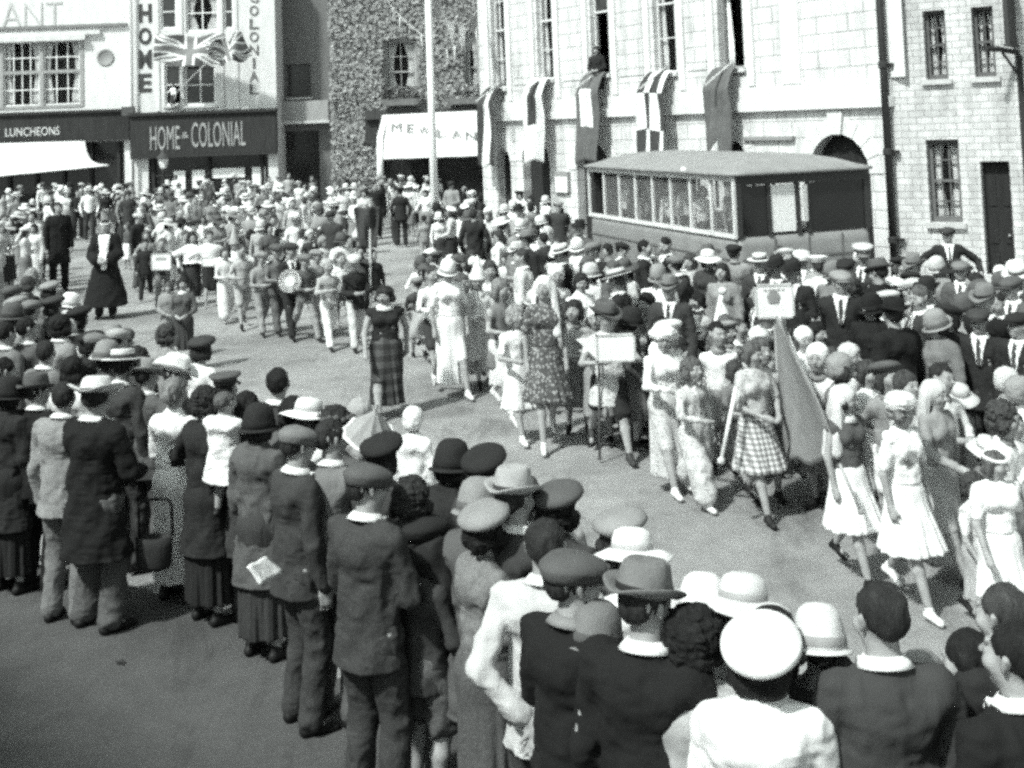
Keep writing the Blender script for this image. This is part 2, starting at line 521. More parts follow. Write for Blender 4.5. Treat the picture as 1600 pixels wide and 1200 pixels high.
def headf(F, J):
    d = J['d']; s = d['hs']; M = J['HM']
    def P(x, y, z):
        v = M @ Vector((x*s, y*s, z*s)); return (v.x, v.y, v.z)
    Rm = M.to_3x3()
    F.ball(P(0, -.012, .028), (.074*s, .088*s, .084*s), .02)
    F.ball(P(0, .03, -.03), (.058*s, .062*s, .074*s), .03)
    F.cone(P(0, .05, -.085), P(0, .035, -.06), .028*s, .045*s, .03)           # chin, jaw
    if F.h < .02:
        F.cone(P(0, .088, .012), P(0, .112, -.022), .009*s, .0135*s, .012)       # nose
        for x in (-1, 1):
            F.ball(P(.031*x, .098, .012), (.017*s,)*3, .012, sub=True)           # eye sockets
            F.ball(P(.030*x, .080, .010), (.0125*s,)*3, .003)                    # eyes
            F.cone(P(.012*x, .090, .030), P(.045*x, .076, .030), .008*s, .006*s, .012)  # brows
            F.ball(P(.045*x, .058, -.025), (.022*s,)*3, .03)                     # cheeks
            F.cone(P(.077*x, -.012, .018), P(.079*x, -.004, -.022), .014*s, .009*s, .006)   # ears
        F.cone(P(-.018, .086, -.052), P(.018, .086, -.052), .0075*s, .0075*s, .006)  # lips
        F.cone(P(-.012, .084, -.064), P(.012, .084, -.064), .008*s, .008*s, .006)
CH = {}
def body_mesh(kind, arms, legs, hy, hp, lod, J):
    key = ('body', kind, arms, legs, hy, hp, lod)
    if key in CH: return CH[key]
    d = J['d']; H = d['H']; tw = d['tw']; f = d['fat']
    h = (.0085, .013, .03)[lod]
    pts = np.array(list(J['ha'].values()) + list(J['foot'].values()) + list(J['el'].values()) + list(J['knee'].values()))
    lo = np.minimum(pts.min(0) - .14, [-.3*tw, -.18, -.02]); hi = np.maximum(pts.max(0) + .14, [.3*tw, .2, H + .04])
    F = Field(lo, hi, h)
    F.cone((0, 0, d['hip'] + .02), (0, .0, d['waist']), .15*tw, .125*tw, .05, (1, 1.35, 1))
    F.cone((0, 0, d['waist']), (0, 0, d['chest']), .125*tw, .155*tw, .05, (1, 1.4, 1))
    F.cone((-d['shw']*.75, -.01, d['sh'] - .04), (d['shw']*.75, -.01, d['sh'] - .04), .06*tw, .06*tw, .06)
    F.cone((0, -.01, d['sh'] - .02), (0, .012, d['hc'] - .04), .062*f**.5, .052*f**.5, .03)
    for s in (1, -1):
        F.cone(J['hip'][s], J['knee'][s], .088*f, .056*f, .04)
        F.cone(J['knee'][s], (J['knee'][s]*2 + J['foot'][s])/3 - np.array([0, .012, 0]), .054*f, .054*f, .02)
        F.cone((J['knee'][s]*2 + J['foot'][s])/3 - np.array([0, .012, 0]), J['foot'][s], .054*f, .034*f, .02)
        fo = J['foot'][s]; dn = .055 if not J['lift'][s] else .07
        F.cone(fo + [0, -.02, -dn*.6], fo + [.02*s, .12*H/1.75, -dn if not J['lift'][s] else -dn-.02], .035*f, .028*f, .02)
        F.cone(J['sh'][s], J['el'][s], .047*f, .037*f, .03)
        F.cone(J['el'][s], J['ha'][s], .038*f, .025*f, .012)
        hand(F, J, s, .004, lod)
    headf(F, J)
    V, Q = F.mesh()
    me = mesh_np('person_body', V, Q, True)
    if lod < 2:
        Mi = np.array(J['HM'].inverted()); C = V[Q].mean(1)
        P = (C @ Mi[:3, :3].T + Mi[:3, 3]) / d['hs']
        x, y, z = P.T
        idx = np.zeros(len(Q), np.int32)
        eye = ((abs(abs(x) - .030) < .011) & (abs(z - .010) < .006) & (y > .06)) | ((abs(abs(x) - .030) < .018) & (abs(z - .031) < .0035) & (y > .06))
        lip = (abs(x) < .022) & (abs(z + .058) < .009) & (y > .07)
        idx[eye] = 1; idx[lip] = 1
        me.materials.append(mat(.31, 'skin', .6)); me.materials.append(mat(.13, 'skin', .6))
        me.polygons.foreach_set('material_index', idx)
    CH[key] = me
    return me

def sleeves(F, J, r0, r1, r2, upto, k=.03):
    for s in (1, -1):
        S, E, W = J['sh'][s], J['el'][s], J['ha'][s]
        if upto <= 1.0:
            F.cone(S, S + (E - S) * upto, r0, r0 + (r1 - r0) * upto, k)
        else:
            F.cone(S, E, r0, r1, k); t = upto - 1
            F.cone(E, E + (W - E) * t, r1, r1 + (r2 - r1) * t, .02)

def top_mesh(style, kind, arms, legs, lod, J):
    key = ('top', style, kind, arms, lod)
    if key in CH: return CH[key]
    d = J['d']; H = d['H']; tw = d['tw']; f = d['fat']
    h = (.011, .015, .032)[lod]
    hem = {'jacket': d['hip'] - .14*tw, 'coat': d['knee'] + .05, 'shirt': d['hip'] - .02, 'blouse': d['waist'] - .06,
           'vest': d['waist'] - .09, 'gown': .22*H/1.75, 'jumper': d['hip'] - .04, 'tabard': d['knee'] + .10, 'cape': d['waist'] - .02}[style]
    pts = np.array(list(J['ha'].values()) + list(J['el'].values()))
    lo = np.minimum(pts.min(0) - .1, [-.36, -.32, 0]); hi = np.maximum(pts.max(0) + .1, [.36, .3, 0])
    lo[2] = min(hem - .06, pts[:, 2].min() - .1); hi[2] = max(d['sh'] + .14, pts[:, 2].max() + .1)
    F = Field(lo, hi, h)
    g = {'jacket': .022, 'coat': .03, 'shirt': .012, 'blouse': .012, 'vest': .008, 'gown': .05, 'jumper': .015, 'tabard': .015, 'cape': .05}[style]
    fl = {'jacket': .02, 'coat': .05, 'gown': .20, 'tabard': .05, 'cape': .07}.get(style, 0.0)
    F.cone((0, -.005, d['waist']), (0, -.005, d['chest'] + .02), .125*tw + g, .152*tw + g, .05, (1, 1.35, 1))
    F.cone((0, -.005, hem), (0, -.005, d['waist']), .158*tw + g + fl, .128*tw + g, .06, (1, 1.25, 1))
    F.cone((-d['shw']*.8, -.012, d['sh'] - .045), (d['shw']*.8, -.012, d['sh'] - .045), .066*tw + g*.5, .066*tw + g*.5, .06)
    F.cone((0, -.016, d['sh'] - .03), (0, -.008, d['nk'] - .012), .098*tw, .060*f**.5, .04)
    F.cone((-.06*tw, -.05, d['chest'] + .05), (.06*tw, -.05, d['chest'] + .05), .075*tw + g*.5, .075*tw+g*.5, .05)
    if kind == 'w' and style != 'gown':
        for s in (1, -1): F.ball((.075*s, .075, d['chest']), (.06, .05, .06), .05)
    sl = {'jacket': (.058, .053, .045, 1.93), 'coat': (.068, .06, .052, 1.93), 'shirt': (.054, .046, .04, 1.9), 'blouse': (.055, .055, .05, .75),
          'vest': (.05, .05, .05, .12), 'gown': (.075, .09, .115, 1.8), 'jumper': (.054, .046, .038, 1.85), 'tabard': (.052, .05, .04, .5), 'cape': (.075, .09, .09, 1.15)}[style]
    sleeves(F, J, sl[0]*f, sl[1]*f, sl[2]*f, sl[3])
    if style in ('jacket', 'coat') and lod < 2:      # lapels, back collar, pockets, buttons
        yf = (.152*tw + g)/1.35
        for s in (1, -1):
            F.cone((.075*tw*s, yf*.55, d['nk'] - .02), (.012*s, yf*1.02, d['chest'] - .06), .012, .012, .008)
        F.cone((-.05, -.055, d['nk'] - .005), (.05, -.055, d['nk'] - .005), .018, .018, .015)
    if lod < 2: F.wrinkle(.0065 if style != 'vest' else .003, 19, 15, 13, hash((style, arms, kind)) % 7)
    if lod < 2:
        sd = abs(hash_(style + arms + kind))
        F.lumps(.005 if style != 'vest' else .003, (.06, .06, .16), sd % 97, True); F.lumps(.0045, (.06, .06, .035), sd % 89 + 1, True)
    if lod == 0: F.lumps(.0035, (.025, .025, .05), sd % 83, False)
    F.cut_below(hem)
    V, Q = F.mesh()
    CH[key] = mesh_np(style, V, Q, True)
    if style in ('jacket', 'coat', 'gown') and lod < 2:       # the shirt front and tie seen in the opening of the jacket
        X, Y, Z = F.ax[0][:, None, None], F.ax[1][None, :, None], F.ax[2][None, None, :]
        z0 = d['chest'] - (.10 if style != 'gown' else .42)*tw; z1 = d['nk'] - .005
        wv = (Z - z0) / (z1 - z0) * .062 + (.012 if style != 'gown' else .045)
        D = np.maximum(F.D - .007, np.abs(X) - wv); D = np.maximum(D, z0 - Z); D = np.maximum(D, Z - z1)
        F.D = np.maximum(D, .03 - Y).astype(np.float32)
        V, Q = F.mesh()
        if len(Q):
            me = mesh_np('shirt_front', V, Q, True)
            me.materials.append(mat(.8, 'plain')); me.materials.append(mat(.05, 'plain'))
            if style != 'gown':
                C = V[Q].mean(1); me.polygons.foreach_set('material_index', (np.abs(C[:, 0]) < .016).astype(np.int32))
            CH[key + ('v',)] = me
    return CH[key]

def leg_mesh(style, kind, legs, lod, J):
    key = ('leg', style, kind, legs, lod)
    if key in CH: return CH[key]
    d = J['d']; H = d['H']; tw = d['tw']; f = d['fat']
    h = (.012, .015, .032)[lod]
    pts = np.array(list(J['foot'].values()) + list(J['knee'].values()))
    lo = np.minimum(pts.min(0) - .16, [-.36, -.3, 0]); hi = np.maximum(pts.max(0) + .16, [.36, .3, 0])
    lo[2] = 0.0; hi[2] = d['waist'] + .08
    skirtish = style in ('skirt', 'longskirt', 'dress', 'fullskirt')
    F = Field(lo, hi, h)
    if skirtish:
        hem = {'skirt': d['knee'] - .10*tw, 'longskirt': .16, 'dress': d['knee'] - .03, 'fullskirt': d['knee'] + .0}[style]
        rh = {'skirt': .20, 'longskirt': .195, 'dress': .23, 'fullskirt': .30}[style] * tw ** .7
        ym = (J['knee'][1][1] + J['knee'][-1][1]) / 2
        F.cone((0, -.0, d['waist']), (0, -.01, d['hip']), .122*tw, .158*tw + .015, .05, (1, 1.15, 1))
        F.cone((0, -.01, d['hip']), (0, ym*.5, hem), .158*tw + .015, rh, .05, (1, 1.1, 1))
        X, Y, Z = F._pts((slice(None),)*3)
        t = np.clip((d['hip'] + .02 - Z) / (d['hip'] - hem), 0, 1.2)
        A = np.arctan2(Y, X)
        F.D += (.014 * t * (np.sin(A * 11 + 2*np.sin(A*3)) + .5*np.sin(A*23 + 1))).astype(np.float32)
        F.lumps(.008, (.06, .06, .3), 4)
        for s in (1, -1): F.cone(J['hip'][s], J['knee'][s] * .98, .08*f, .07*f, .05)
        F.cut_below(hem); F.cut_above(d['waist'] + .02)
    else:
        F.cone((0, 0, d['hip'] + .03), (0, .0, d['waist']), .148*tw + .012, .122*tw + .01, .04, (1, 1.3, 1))
        w0, w1, w2 = {'trousers': (.098, .078, .072), 'shorts': (.10, .098, .09), 'baggy': (.12, .15, .14)}[style]
        for s in (1, -1):
            hp, kn, fo = J['hip'][s], J['knee'][s], J['foot'][s]
            if style == 'shorts':
                F.cone(hp, kn + (hp - kn)*.12, w0*f, w1*f, .03)
            else:
                F.cone(hp, kn, w0*f, w1*f, .03)
                e = fo + (kn - fo) * (.02 if style == 'trousers' else .22)
                F.cone(kn, e, w1*f, w2*f, .02)
        if lod < 2: F.lumps(.010, (.07, .07, .10), 5, True); F.lumps(.005, (.04, .04, .035), 8, True)
        if style == 'shorts': pass
        else: F.cut_below(.045)
    V, Q = F.mesh()
    CH[key] = mesh_np(style, V, Q, True)
    return CH[key]

def shoe_mesh(kind, lift, lod):
    key = ('shoe', kind, lift, lod)
    if key in CH: return CH[key]
    q = {'m': 1.0, 'w': .88}.get(kind, .74)
    F = Field((-.08*q, -.11*q, -.13), (.09*q, .22*q, .05), (.011, .014, .03)[lod])
    dz = -.02 if lift else 0
    F.cone((0, -.035*q, -.045*q), (0, .02*q, -.035*q), .038*q, .036*q, .02)
    F.cone((0, .02*q, -.045*q), (.005, .14*q, -.062*q + dz), .036*q, .034*q, .02)
    F.cone((0, -.01*q, -.02*q), (0, -.005, .01*q), .036*q, .04*q, .015)
    if not lift: F.cut_below(-.088*q if kind == 'm' else (-.083 if kind == 'w' else -.068))
    V, Q = F.mesh()
    CH[key] = mesh_np('shoe', V, Q, True)
    return CH[key]

def hair_mesh(style, lod, hatted=False):
    key = ('hair', style, lod, hatted)
    if key in CH: return CH[key]
    F = Field((-.16, -.2, -.26), (.16, .16, .16), (.0065, .013, .028)[lod])
    if style == 'short':
        F.ball((0, -.018, .034), (.080, .093, .088), .02); F.ball((0, -.062, -.005), (.062, .045, .052), .02)
        F.ball((0, .11, -.045), (.10, .068, .085), .012, sub=True)
    elif style == 'bob':
        F.ball((0, -.018, .034), (.088, .100, .093), .02)
        for x in (-1, 1): F.cone((.072*x, -.01, .02), (.078*x, -.012, -.075), .035, .030, .02)
        F.cone((-.045, -.06, -.055), (.045, -.06, -.055), .048, .048, .03)
        F.ball((0, .13, -.045), (.070, .088, .088), .012, sub=True)
    elif style == 'curly':
        F.ball((0, -.02, .03), (.098, .104, .098), .02)
        for x in (-1, 1): F.ball((.078*x, -.005, -.04), (.042, .05, .06), .02)
        F.ball((0, -.075, -.04), (.075, .045, .06), .02)
        F.lumps(.011, (.028, .028, .028), 3, True); F.lumps(.006, (.016, .016, .018), 9, True); F.ball((0, .13, -.04), (.070, .085, .085), .01, sub=True)
    elif style == 'long':
        F.ball((0, -.018, .034), (.088, .100, .093), .02)
        for x in (-1, 1): F.cone((.07*x, -.02, .0), (.085*x, -.02, -.19), .036, .026, .02)
        F.cone((0, -.06, -.02), (0, -.075, -.2), .065, .05, .03)
        F.ball((0, .13, -.045), (.068, .088, .09), .012, sub=True)
    elif style == 'bun':
        F.ball((0, -.018, .034), (.083, .096, .090), .02); F.ball((0, -.11, -.02), (.045, .04, .045), .01)
        F.ball((0, -.05, -.03), (.07, .05, .05), .02)
        F.ball((0, .115, -.045), (.085, .072, .085), .012, sub=True)
    F.lumps(.006, (.03, .03, .05), 3)
    if lod == 0: F.lumps(.0042, (.011, .011, .035), 7)
    if hatted: F.cut_above(.062)
    V, Q = F.mesh()
    CH[key] = mesh_np('hair', V, Q, True)
    return CH[key]

def hat_meshes(style):
    """list of (name, mesh, own grey factor or None) in head space"""
    key = ('hat', style)
    if key in CH: return CH[key]
    out = []; n = 26
    def lathe(name, prof, f=None, sx=1, sy=1.16, z=0, tilt=-8, warp=None, y=-.012):
        mb = MB(); mb.lathe(prof, n, sx, sy, Matrix.Translation((0, y, z)) @ Matrix.Rotation(R(tilt), 4, 'X'), warp)
        out.append((name, mesh_np(name, mb.v, mb.f, True), f))
    def saddle(a):
        def w(p):
            r = math.hypot(p[0], p[1])
            if r > .10: p[2] += a * (r - .09) * (abs(p[0]) / r * 1.6 - .8 * max(p[1], 0) / r) 
            return p
        return w
    if style in ('trilby', 'fedora', 'panama'):
        def pinch(p):
            r = math.hypot(p[0], p[1])
            if r < .06 and p[2] > .06: p[2] -= .028 * (1 - r/.06) ** .5
            if p[1] > .02 and p[2] > .05 and r < .10: p[0] *= .84
            return saddle(.55)(p)
        bw = .160 if style == 'panama' else .136
        lathe('hat_crown', [(.094, .0), (.093, .03), (.089, .07), (.080, .105), (.062, .120), (.03, .118), (.001, .112)], None, z=.043, warp=pinch)
        lathe('hat_brim', [(.088, .012), (bw*.8, .004), (bw, .008), (bw+.002, .003), (bw*.8, -.004), (.088, .0)], None, z=.043, warp=saddle(.55))
        lathe('hat_band', [(.095, .004), (.0965, .006), (.0955, .032), (.094, .034)], .12, z=.043)
    elif style == 'boater':
        lathe('hat_crown', [(.095, 0), (.094, .075), (.088, .082), (.001, .082)], None, z=.06)
        lathe('hat_brim', [(.09, .008), (.165, .008), (.167, .003), (.165, -.002), (.09, -.002)], None, z=.06)
        lathe('hat_band', [(.096, .006), (.0975, .008), (.0965, .04), (.095, .042)], .1, z=.06)
    elif style == 'wide':
        lathe('hat_crown', [(.097, 0), (.095, .05), (.082, .085), (.05, .10), (.001, .103)], None, z=.05)
        def droop(p):
            r = math.hypot(p[0], p[1]); a = math.atan2(p[1], p[0])
            if r > .11: p[2] -= (r-.11)*.35 - .012*math.sin(a*3 + 1)
            return p
        lathe('hat_brim', [(.09, .008), (.14, .006), (.195, .004), (.197, -.002), (.14, -.004), (.09, -.002)], None, z=.05, warp=droop)
        lathe('hat_band', [(.0975, .004), (.099, .006), (.097, .03), (.0955, .032)], .55, z=.05)
    elif style == 'cloche':
        lathe('hat_crown', [(.112, -.05), (.108, -.03), (.102, .01), (.096, .05), (.080, .09), (.05, .112), (.001, .118)], None, z=.03)
        lathe('hat_brim', [(.108, -.045), (.132, -.058), (.134, -.062), (.108, -.052)], None, z=.03)
        lathe('hat_band', [(.1115, -.034), (.1125, -.032), (.1065, .0), (.1055, .002)], .5, z=.03)
    elif style == 'beret':
        def slump(p):
            p[0] += .025 * max(p[2] - .02, 0) / .06; return p
        lathe('hat_crown', [(.088, 0), (.098, .012), (.128, .035), (.134, .052), (.120, .075), (.08, .093), (.03, .100), (.001, .101)], None, z=.030, tilt=14, warp=slump, sy=1.05)
        lathe('hat_band', [(.087, -.012), (.091, -.011), (.0905, .008), (.087, .009)], .8, z=.030, tilt=14, sy=1.05)
    elif style == 'flatcap':
        def fwd(p):
            t = max(p[2], 0) / .06; p[1] += .022 * t; p[2] -= max(p[1], 0) * .22; return p
        lathe('hat_crown', [(.090, -.014), (.096, .004), (.111, .028), (.112, .042), (.096, .068), (.05, .083), (.001, .086)], None, z=.038, tilt=-4, warp=fwd)
        lathe('cap_button', [(.010, 0), (.010, .004), (.004, .008), (.001, .008)], .8, z=.113, tilt=0, y=0)
        mb = MB(); g = []
        for i in range(2):
            for j in range(9):
                a = R(35 + 110 * j / 8); r0, r1 = .088, .148 - .022*abs(j-4)/4
                pass
        V = []; Fc = []
        for j in range(11):
            a = R(28 + 124 * j / 10); c = math.cos(a); s_ = math.sin(a); w = 1 - abs(j-5)/5.0
            for rr, zz in ((.088, .040), (.092 + .045*w**.5, .020), (.090 + .045*w**.5, .014), (.088, .032)):
                V.append((c*rr, s_*rr*1.16, zz))
        for j in range(10):
            for q in range(4):
                a = j*4+q; b = j*4+(q+1) % 4; Fc.append((a, a+4, b+4, b))
        Fc.append((0,1,2,3)); Fc.append((43,42,41,40))
        out.append(('cap_peak', mesh_np('cap_peak', V, Fc, True), .7))
    elif style == 'peaked':
        lathe('hat_crown', [(.092, 0), (.093, .03), (.13, .065), (.128, .075), (.08, .085), (.001, .087)], None, z=.055, tilt=-4)
        lathe('hat_band', [(.0935, -.004), (.096, -.002), (.0955, .028), (.0935, .03)], .4, z=.055, tilt=-4)
        V = []; Fc = []
        for j in range(11):
            a = R(35 + 110 * j / 10); c = math.cos(a); s_ = math.sin(a); w = 1 - abs(j-5)/5.0
            for rr, zz in ((.088, .055), (.092 + .05*w**.5, .022), (.090 + .05*w**.5, .017), (.088, .049)):
                V.append((c*rr, s_*rr*1.16, zz))
        for j in range(10):
            for q in range(4):
                a = j*4+q; b = j*4+(q+1) % 4; Fc.append((a, a+4, b+4, b))
        Fc.append((0,1,2,3)); Fc.append((43,42,41,40))
        out.append(('cap_peak', mesh_np('cap_peak', V, Fc, True), .3))
        mb = MB(); mb.box((-.012, .105, .075), (.012, .118, .10)); out.append(('cap_badge', mesh_np('cap_badge', mb.v, mb.f), 3.0))
    elif style in ('cone', 'tallcone'):
        hgt = .26 if style == 'cone' else .36
        lathe('hat_crown', [(.100, -.03), (.099, 0), (.07, hgt*.33), (.035, hgt*.68), (.012, hgt*.94), (.001, hgt)], None, z=.04, tilt=4)
        lathe('hat_band', [(.104, -.032), (.107, -.03), (.105, -.008), (.1015, -.006)], .8, z=.04, tilt=4)
    elif style in ('bonnet', 'veil', 'turban', 'kerchief'):
        F = Field((-.2, -.24, -.62), (.2, .2, .2), .012 if style != 'veil' else .016)
        F.ball((0, -.02, .032), (.100, .112, .102), .02)
        if style == 'turban':
            F.ball((0, -.01, .07), (.125, .13, .085), .03); F.cone((-.11, .0, .04), (.11, .03, .075), .04, .04, .03); F.lumps(.012, (.06, .06, .022), 3, True)
            F.ball((0, .12, -.06), (.09, .09, .095), .012, sub=True); F.cut_below(.0)
        elif style == 'bonnet':
            F.ball((0, -.04, -.03), (.092, .085, .08), .03)
            F.lumps(.006, (.03, .03, .03), 3, True); F.ball((0, .14, -.03), (.076, .10, .095), .012, sub=True); F.cut_below(-.10)
        elif style == 'kerchief':
            F.ball((0, -.05, -.03), (.085, .07, .07), .03); F.cone((0, -.09, -.04), (0, -.13, -.14), .05, .012, .02)
            F.lumps(.006, (.03, .03, .05), 3, True); F.ball((0, .14, -.03), (.076, .10, .095), .012, sub=True)
        else:
            F.cone((-.09, -.04, 0), (-.13, -.05, -.45), .05, .06, .05); F.cone((.09, -.04, 0), (.13, -.05, -.45), .05, .06, .05)
            F.cone((0, -.08, 0), (0, -.12, -.5), .08, .09, .06)
            F.lumps(.010, (.03, .05, .25), 3, True); F.ball((0, .14, -.03), (.076, .10, .095), .012, sub=True)
            F.ball((0, .16, -.4), (.11, .17, .40), .03, sub=True)
        V, Q = F.mesh(); out.append(({'veil': 'veil', 'bonnet': 'bonnet', 'turban': 'turban', 'kerchief': 'kerchief'}[style], mesh_np(style, V, Q, True), None))
    elif style == 'headband':
        lathe('headband', [(.088, 0), (.092, .002), (.091, .026), (.086, .028)], None, z=.045)
    elif style == 'wreath':
        mb = MB()
        for j in range(16):
            a = j * math.pi / 8; c = Vector((.095*math.cos(a), .11*math.sin(a) - .01, .06 + .008*math.sin(a*5)))
            mb.lathe([(.001, -.02), (.022, -.008), (.024, .008), (.001, .02)], 6, 1, 1, Matrix.Translation(c))
        out.append(('wreath', mesh_np('wreath', mb.v, mb.f, True), None))
    CH[key] = out
    return out

HATH = {'trilby': .10, 'fedora': .10, 'panama': .10, 'boater': .09, 'wide': .09, 'cloche': .05, 'beret': .055, 'flatcap': .045, 'peaked': .07,
        'cone': .22, 'tallcone': .32, 'bonnet': .03, 'veil': .03, 'turban': .05, 'kerchief': .03, 'headband': 0, 'wreath': .01, None: .015}

def collar_mesh(kind, wide=False):
    key = ('collar', kind, wide)
    if key in CH: return CH[key]
    mb = MB(); q = {'m': 1, 'w': .9}.get(kind, .8)
    if wide: prof = [(.056*q, .035), (.062*q, .036), (.085*q, .012), (.118*q, -.022), (.112*q, -.026), (.07*q, 0)]
    else: prof = [(.060*q, .034), (.067*q, .035), (.084*q, .016), (.096*q, -.002), (.060*q, -.006)]
    mb.lathe(prof, 22, 1, 1.02, Matrix.Rotation(R(-14), 4, 'X'))
    CH[key] = mesh_np('collar', mb.v, mb.f, True)
    return CH[key]

GREY = {'0': .010, '1': .020, '2': .042, '3': .085, '4': .16, '5': .24, '6': .35, '7': .48, '8': .58, '9': .74}
PATS = {'': 'plain', 't': 'tweed', 'f': 'floral', 'F': 'floraldark', 'g': 'gingham', 'p': 'plaid', 's': 'stripe', 'h': 'hoops'}
def gm(code):
    return mat(GREY[code[0]], PATS[code[1:]])

def figure(M, kind, arms='down', legs='stand', top='jacket', tc='2', bot='trousers', bc='2', hat=None, hc='2', hair='short', hairc='1',
           collar=None, hy=0, hp=0, lod=1, scale=1.0, shoe='0', wx=1.0, skin=.31):
    """one person: the body is one continuous mesh at top level, clothes, hair and hat are its children"""
    J = pose(kind, arms, legs, hy, hp); d = J['d']
    me = body_mesh(kind, arms, legs, hy, hp, lod, J)
    p = link('person', me, mat(skin, 'skin', .6))
    p.matrix_world = M @ Matrix.Diagonal((scale * wx, scale * wx, scale, 1))
    if bot == 'dress' and top in ('blouse', 'vest'): pass
    if top: link(top if top not in ('vest',) else 'bodice', top_mesh(top, kind, arms, legs, lod, J), gm(tc), p)
    vk = ('top', top, kind, arms, lod, 'v')
    if top and collar in ('w', 'v') and vk in CH: link('shirt_front', CH[vk], None, p)
    if bot: link({'longskirt': 'skirt', 'dress': 'skirt', 'fullskirt': 'skirt', 'baggy': 'trousers'}.get(bot, bot), leg_mesh(bot, kind, legs, lod, J), gm(bc), p)
    if lod < 2:
        for s in (1, -1):
            o = link('shoe', shoe_mesh(kind, J['lift'][s], lod), mat(GREY[shoe], 'plain', .6), p); o.location = J['foot'][s]
            o.rotation_euler = (0 if not J['lift'][s] else R(-18), 0, R(-8 * s))
    H = J['HM'] @ Matrix.Scale(d['hs'], 4)
    if hair:
        o = link('hair', hair_mesh(hair, lod, hat not in (None, 'headband', 'wreath')), mat(GREY[hairc], 'hair'), p); o.matrix_local = H
    if hat:
        g = GREY[hc[0]]; hm = None; pat = 'straw' if (hat in ('panama', 'boater', 'wide') and g > .3) else 'plain'
        for nm, me2, f in hat_meshes(hat):
            o = link(nm, me2, mat(g if f is None else max(.015, min(.8, g * f)), pat if f is None else 'plain'), hm or p)
            o.matrix_local = H if hm is None else Matrix()
            if hm is None: hm = o
    if collar:
        o = link('collar', collar_mesh(kind, collar == 'W'), mat(.74 if collar in 'wW' else .2, 'plain'), p)
        o.location = (0, -.004, d['nk'] - .012)
    return p, J
# ---------------------------------------------------------------- ground
BD = 56.0                        # the far shop fronts
mb = MB()
N_ = 60
def gz(x, y): return 0.008*math.sin(x*.9+y*.3)*math.sin(y*.55) if y < 40 else 0.0
V = []; Fc = []
xs = [-400, -120, -40] + [-20 + i for i in range(46)] + [40, 120, 400]
ys = [-60, -20, -5] + [i for i in range(0, 62)] + [90, 200, 500]
for y in ys:
    for x in xs: V.append((x, y, gz(x, y) - .012))
W_ = len(xs)
for i in range(len(ys)-1):
    for j in range(W_-1): a = i*W_+j; Fc.append((a, a+1, a+1+W_, a+W_))
mb.add(V, Fc)
road = mb.build('road', mat(.36, 'ground'), None, True); tag(road, 'pale dusty road surface the parade walks on', kind='structure')

# darker ground the near spectators stand on, a thin sheet over the road
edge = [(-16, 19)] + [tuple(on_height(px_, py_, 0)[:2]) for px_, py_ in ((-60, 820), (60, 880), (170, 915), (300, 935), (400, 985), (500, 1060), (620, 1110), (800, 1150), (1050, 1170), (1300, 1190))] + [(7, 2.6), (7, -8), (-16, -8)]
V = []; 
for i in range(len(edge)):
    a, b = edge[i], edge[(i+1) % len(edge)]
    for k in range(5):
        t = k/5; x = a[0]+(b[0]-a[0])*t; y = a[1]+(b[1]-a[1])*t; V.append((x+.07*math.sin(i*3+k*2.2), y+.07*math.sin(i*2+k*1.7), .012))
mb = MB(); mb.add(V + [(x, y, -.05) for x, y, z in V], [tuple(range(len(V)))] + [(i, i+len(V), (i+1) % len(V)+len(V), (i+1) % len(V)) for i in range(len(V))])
pv = mb.build('pavement', mat(.105, 'ground')); tag(pv, 'dark ground under the near spectators at bottom left', kind='structure')

# the unseen building added so its roof line shades the near left corner
def wall_frame(p0, p1):
    d = Vector((p1[0]-p0[0], p1[1]-p0[1], 0)); L = d.length; d.normalize()
    M = Matrix(((d.x, -d.y, 0, p0[0]), (d.y, d.x, 0, p0[1]), (0, 0, 1, 0), (0, 0, 0, 1)))
    return M, L
def on_wall(M, px, py):
    """wall coordinates (u, z) of the point of the wall seen at a pixel"""
    Mi = M.inverted(); o = Mi @ Vector((0, 0, CAM_H)); d = Mi.to_3x3() @ ray(px, py)
    p = o + d * (-o.y / d.y)
    return p.x, p.z

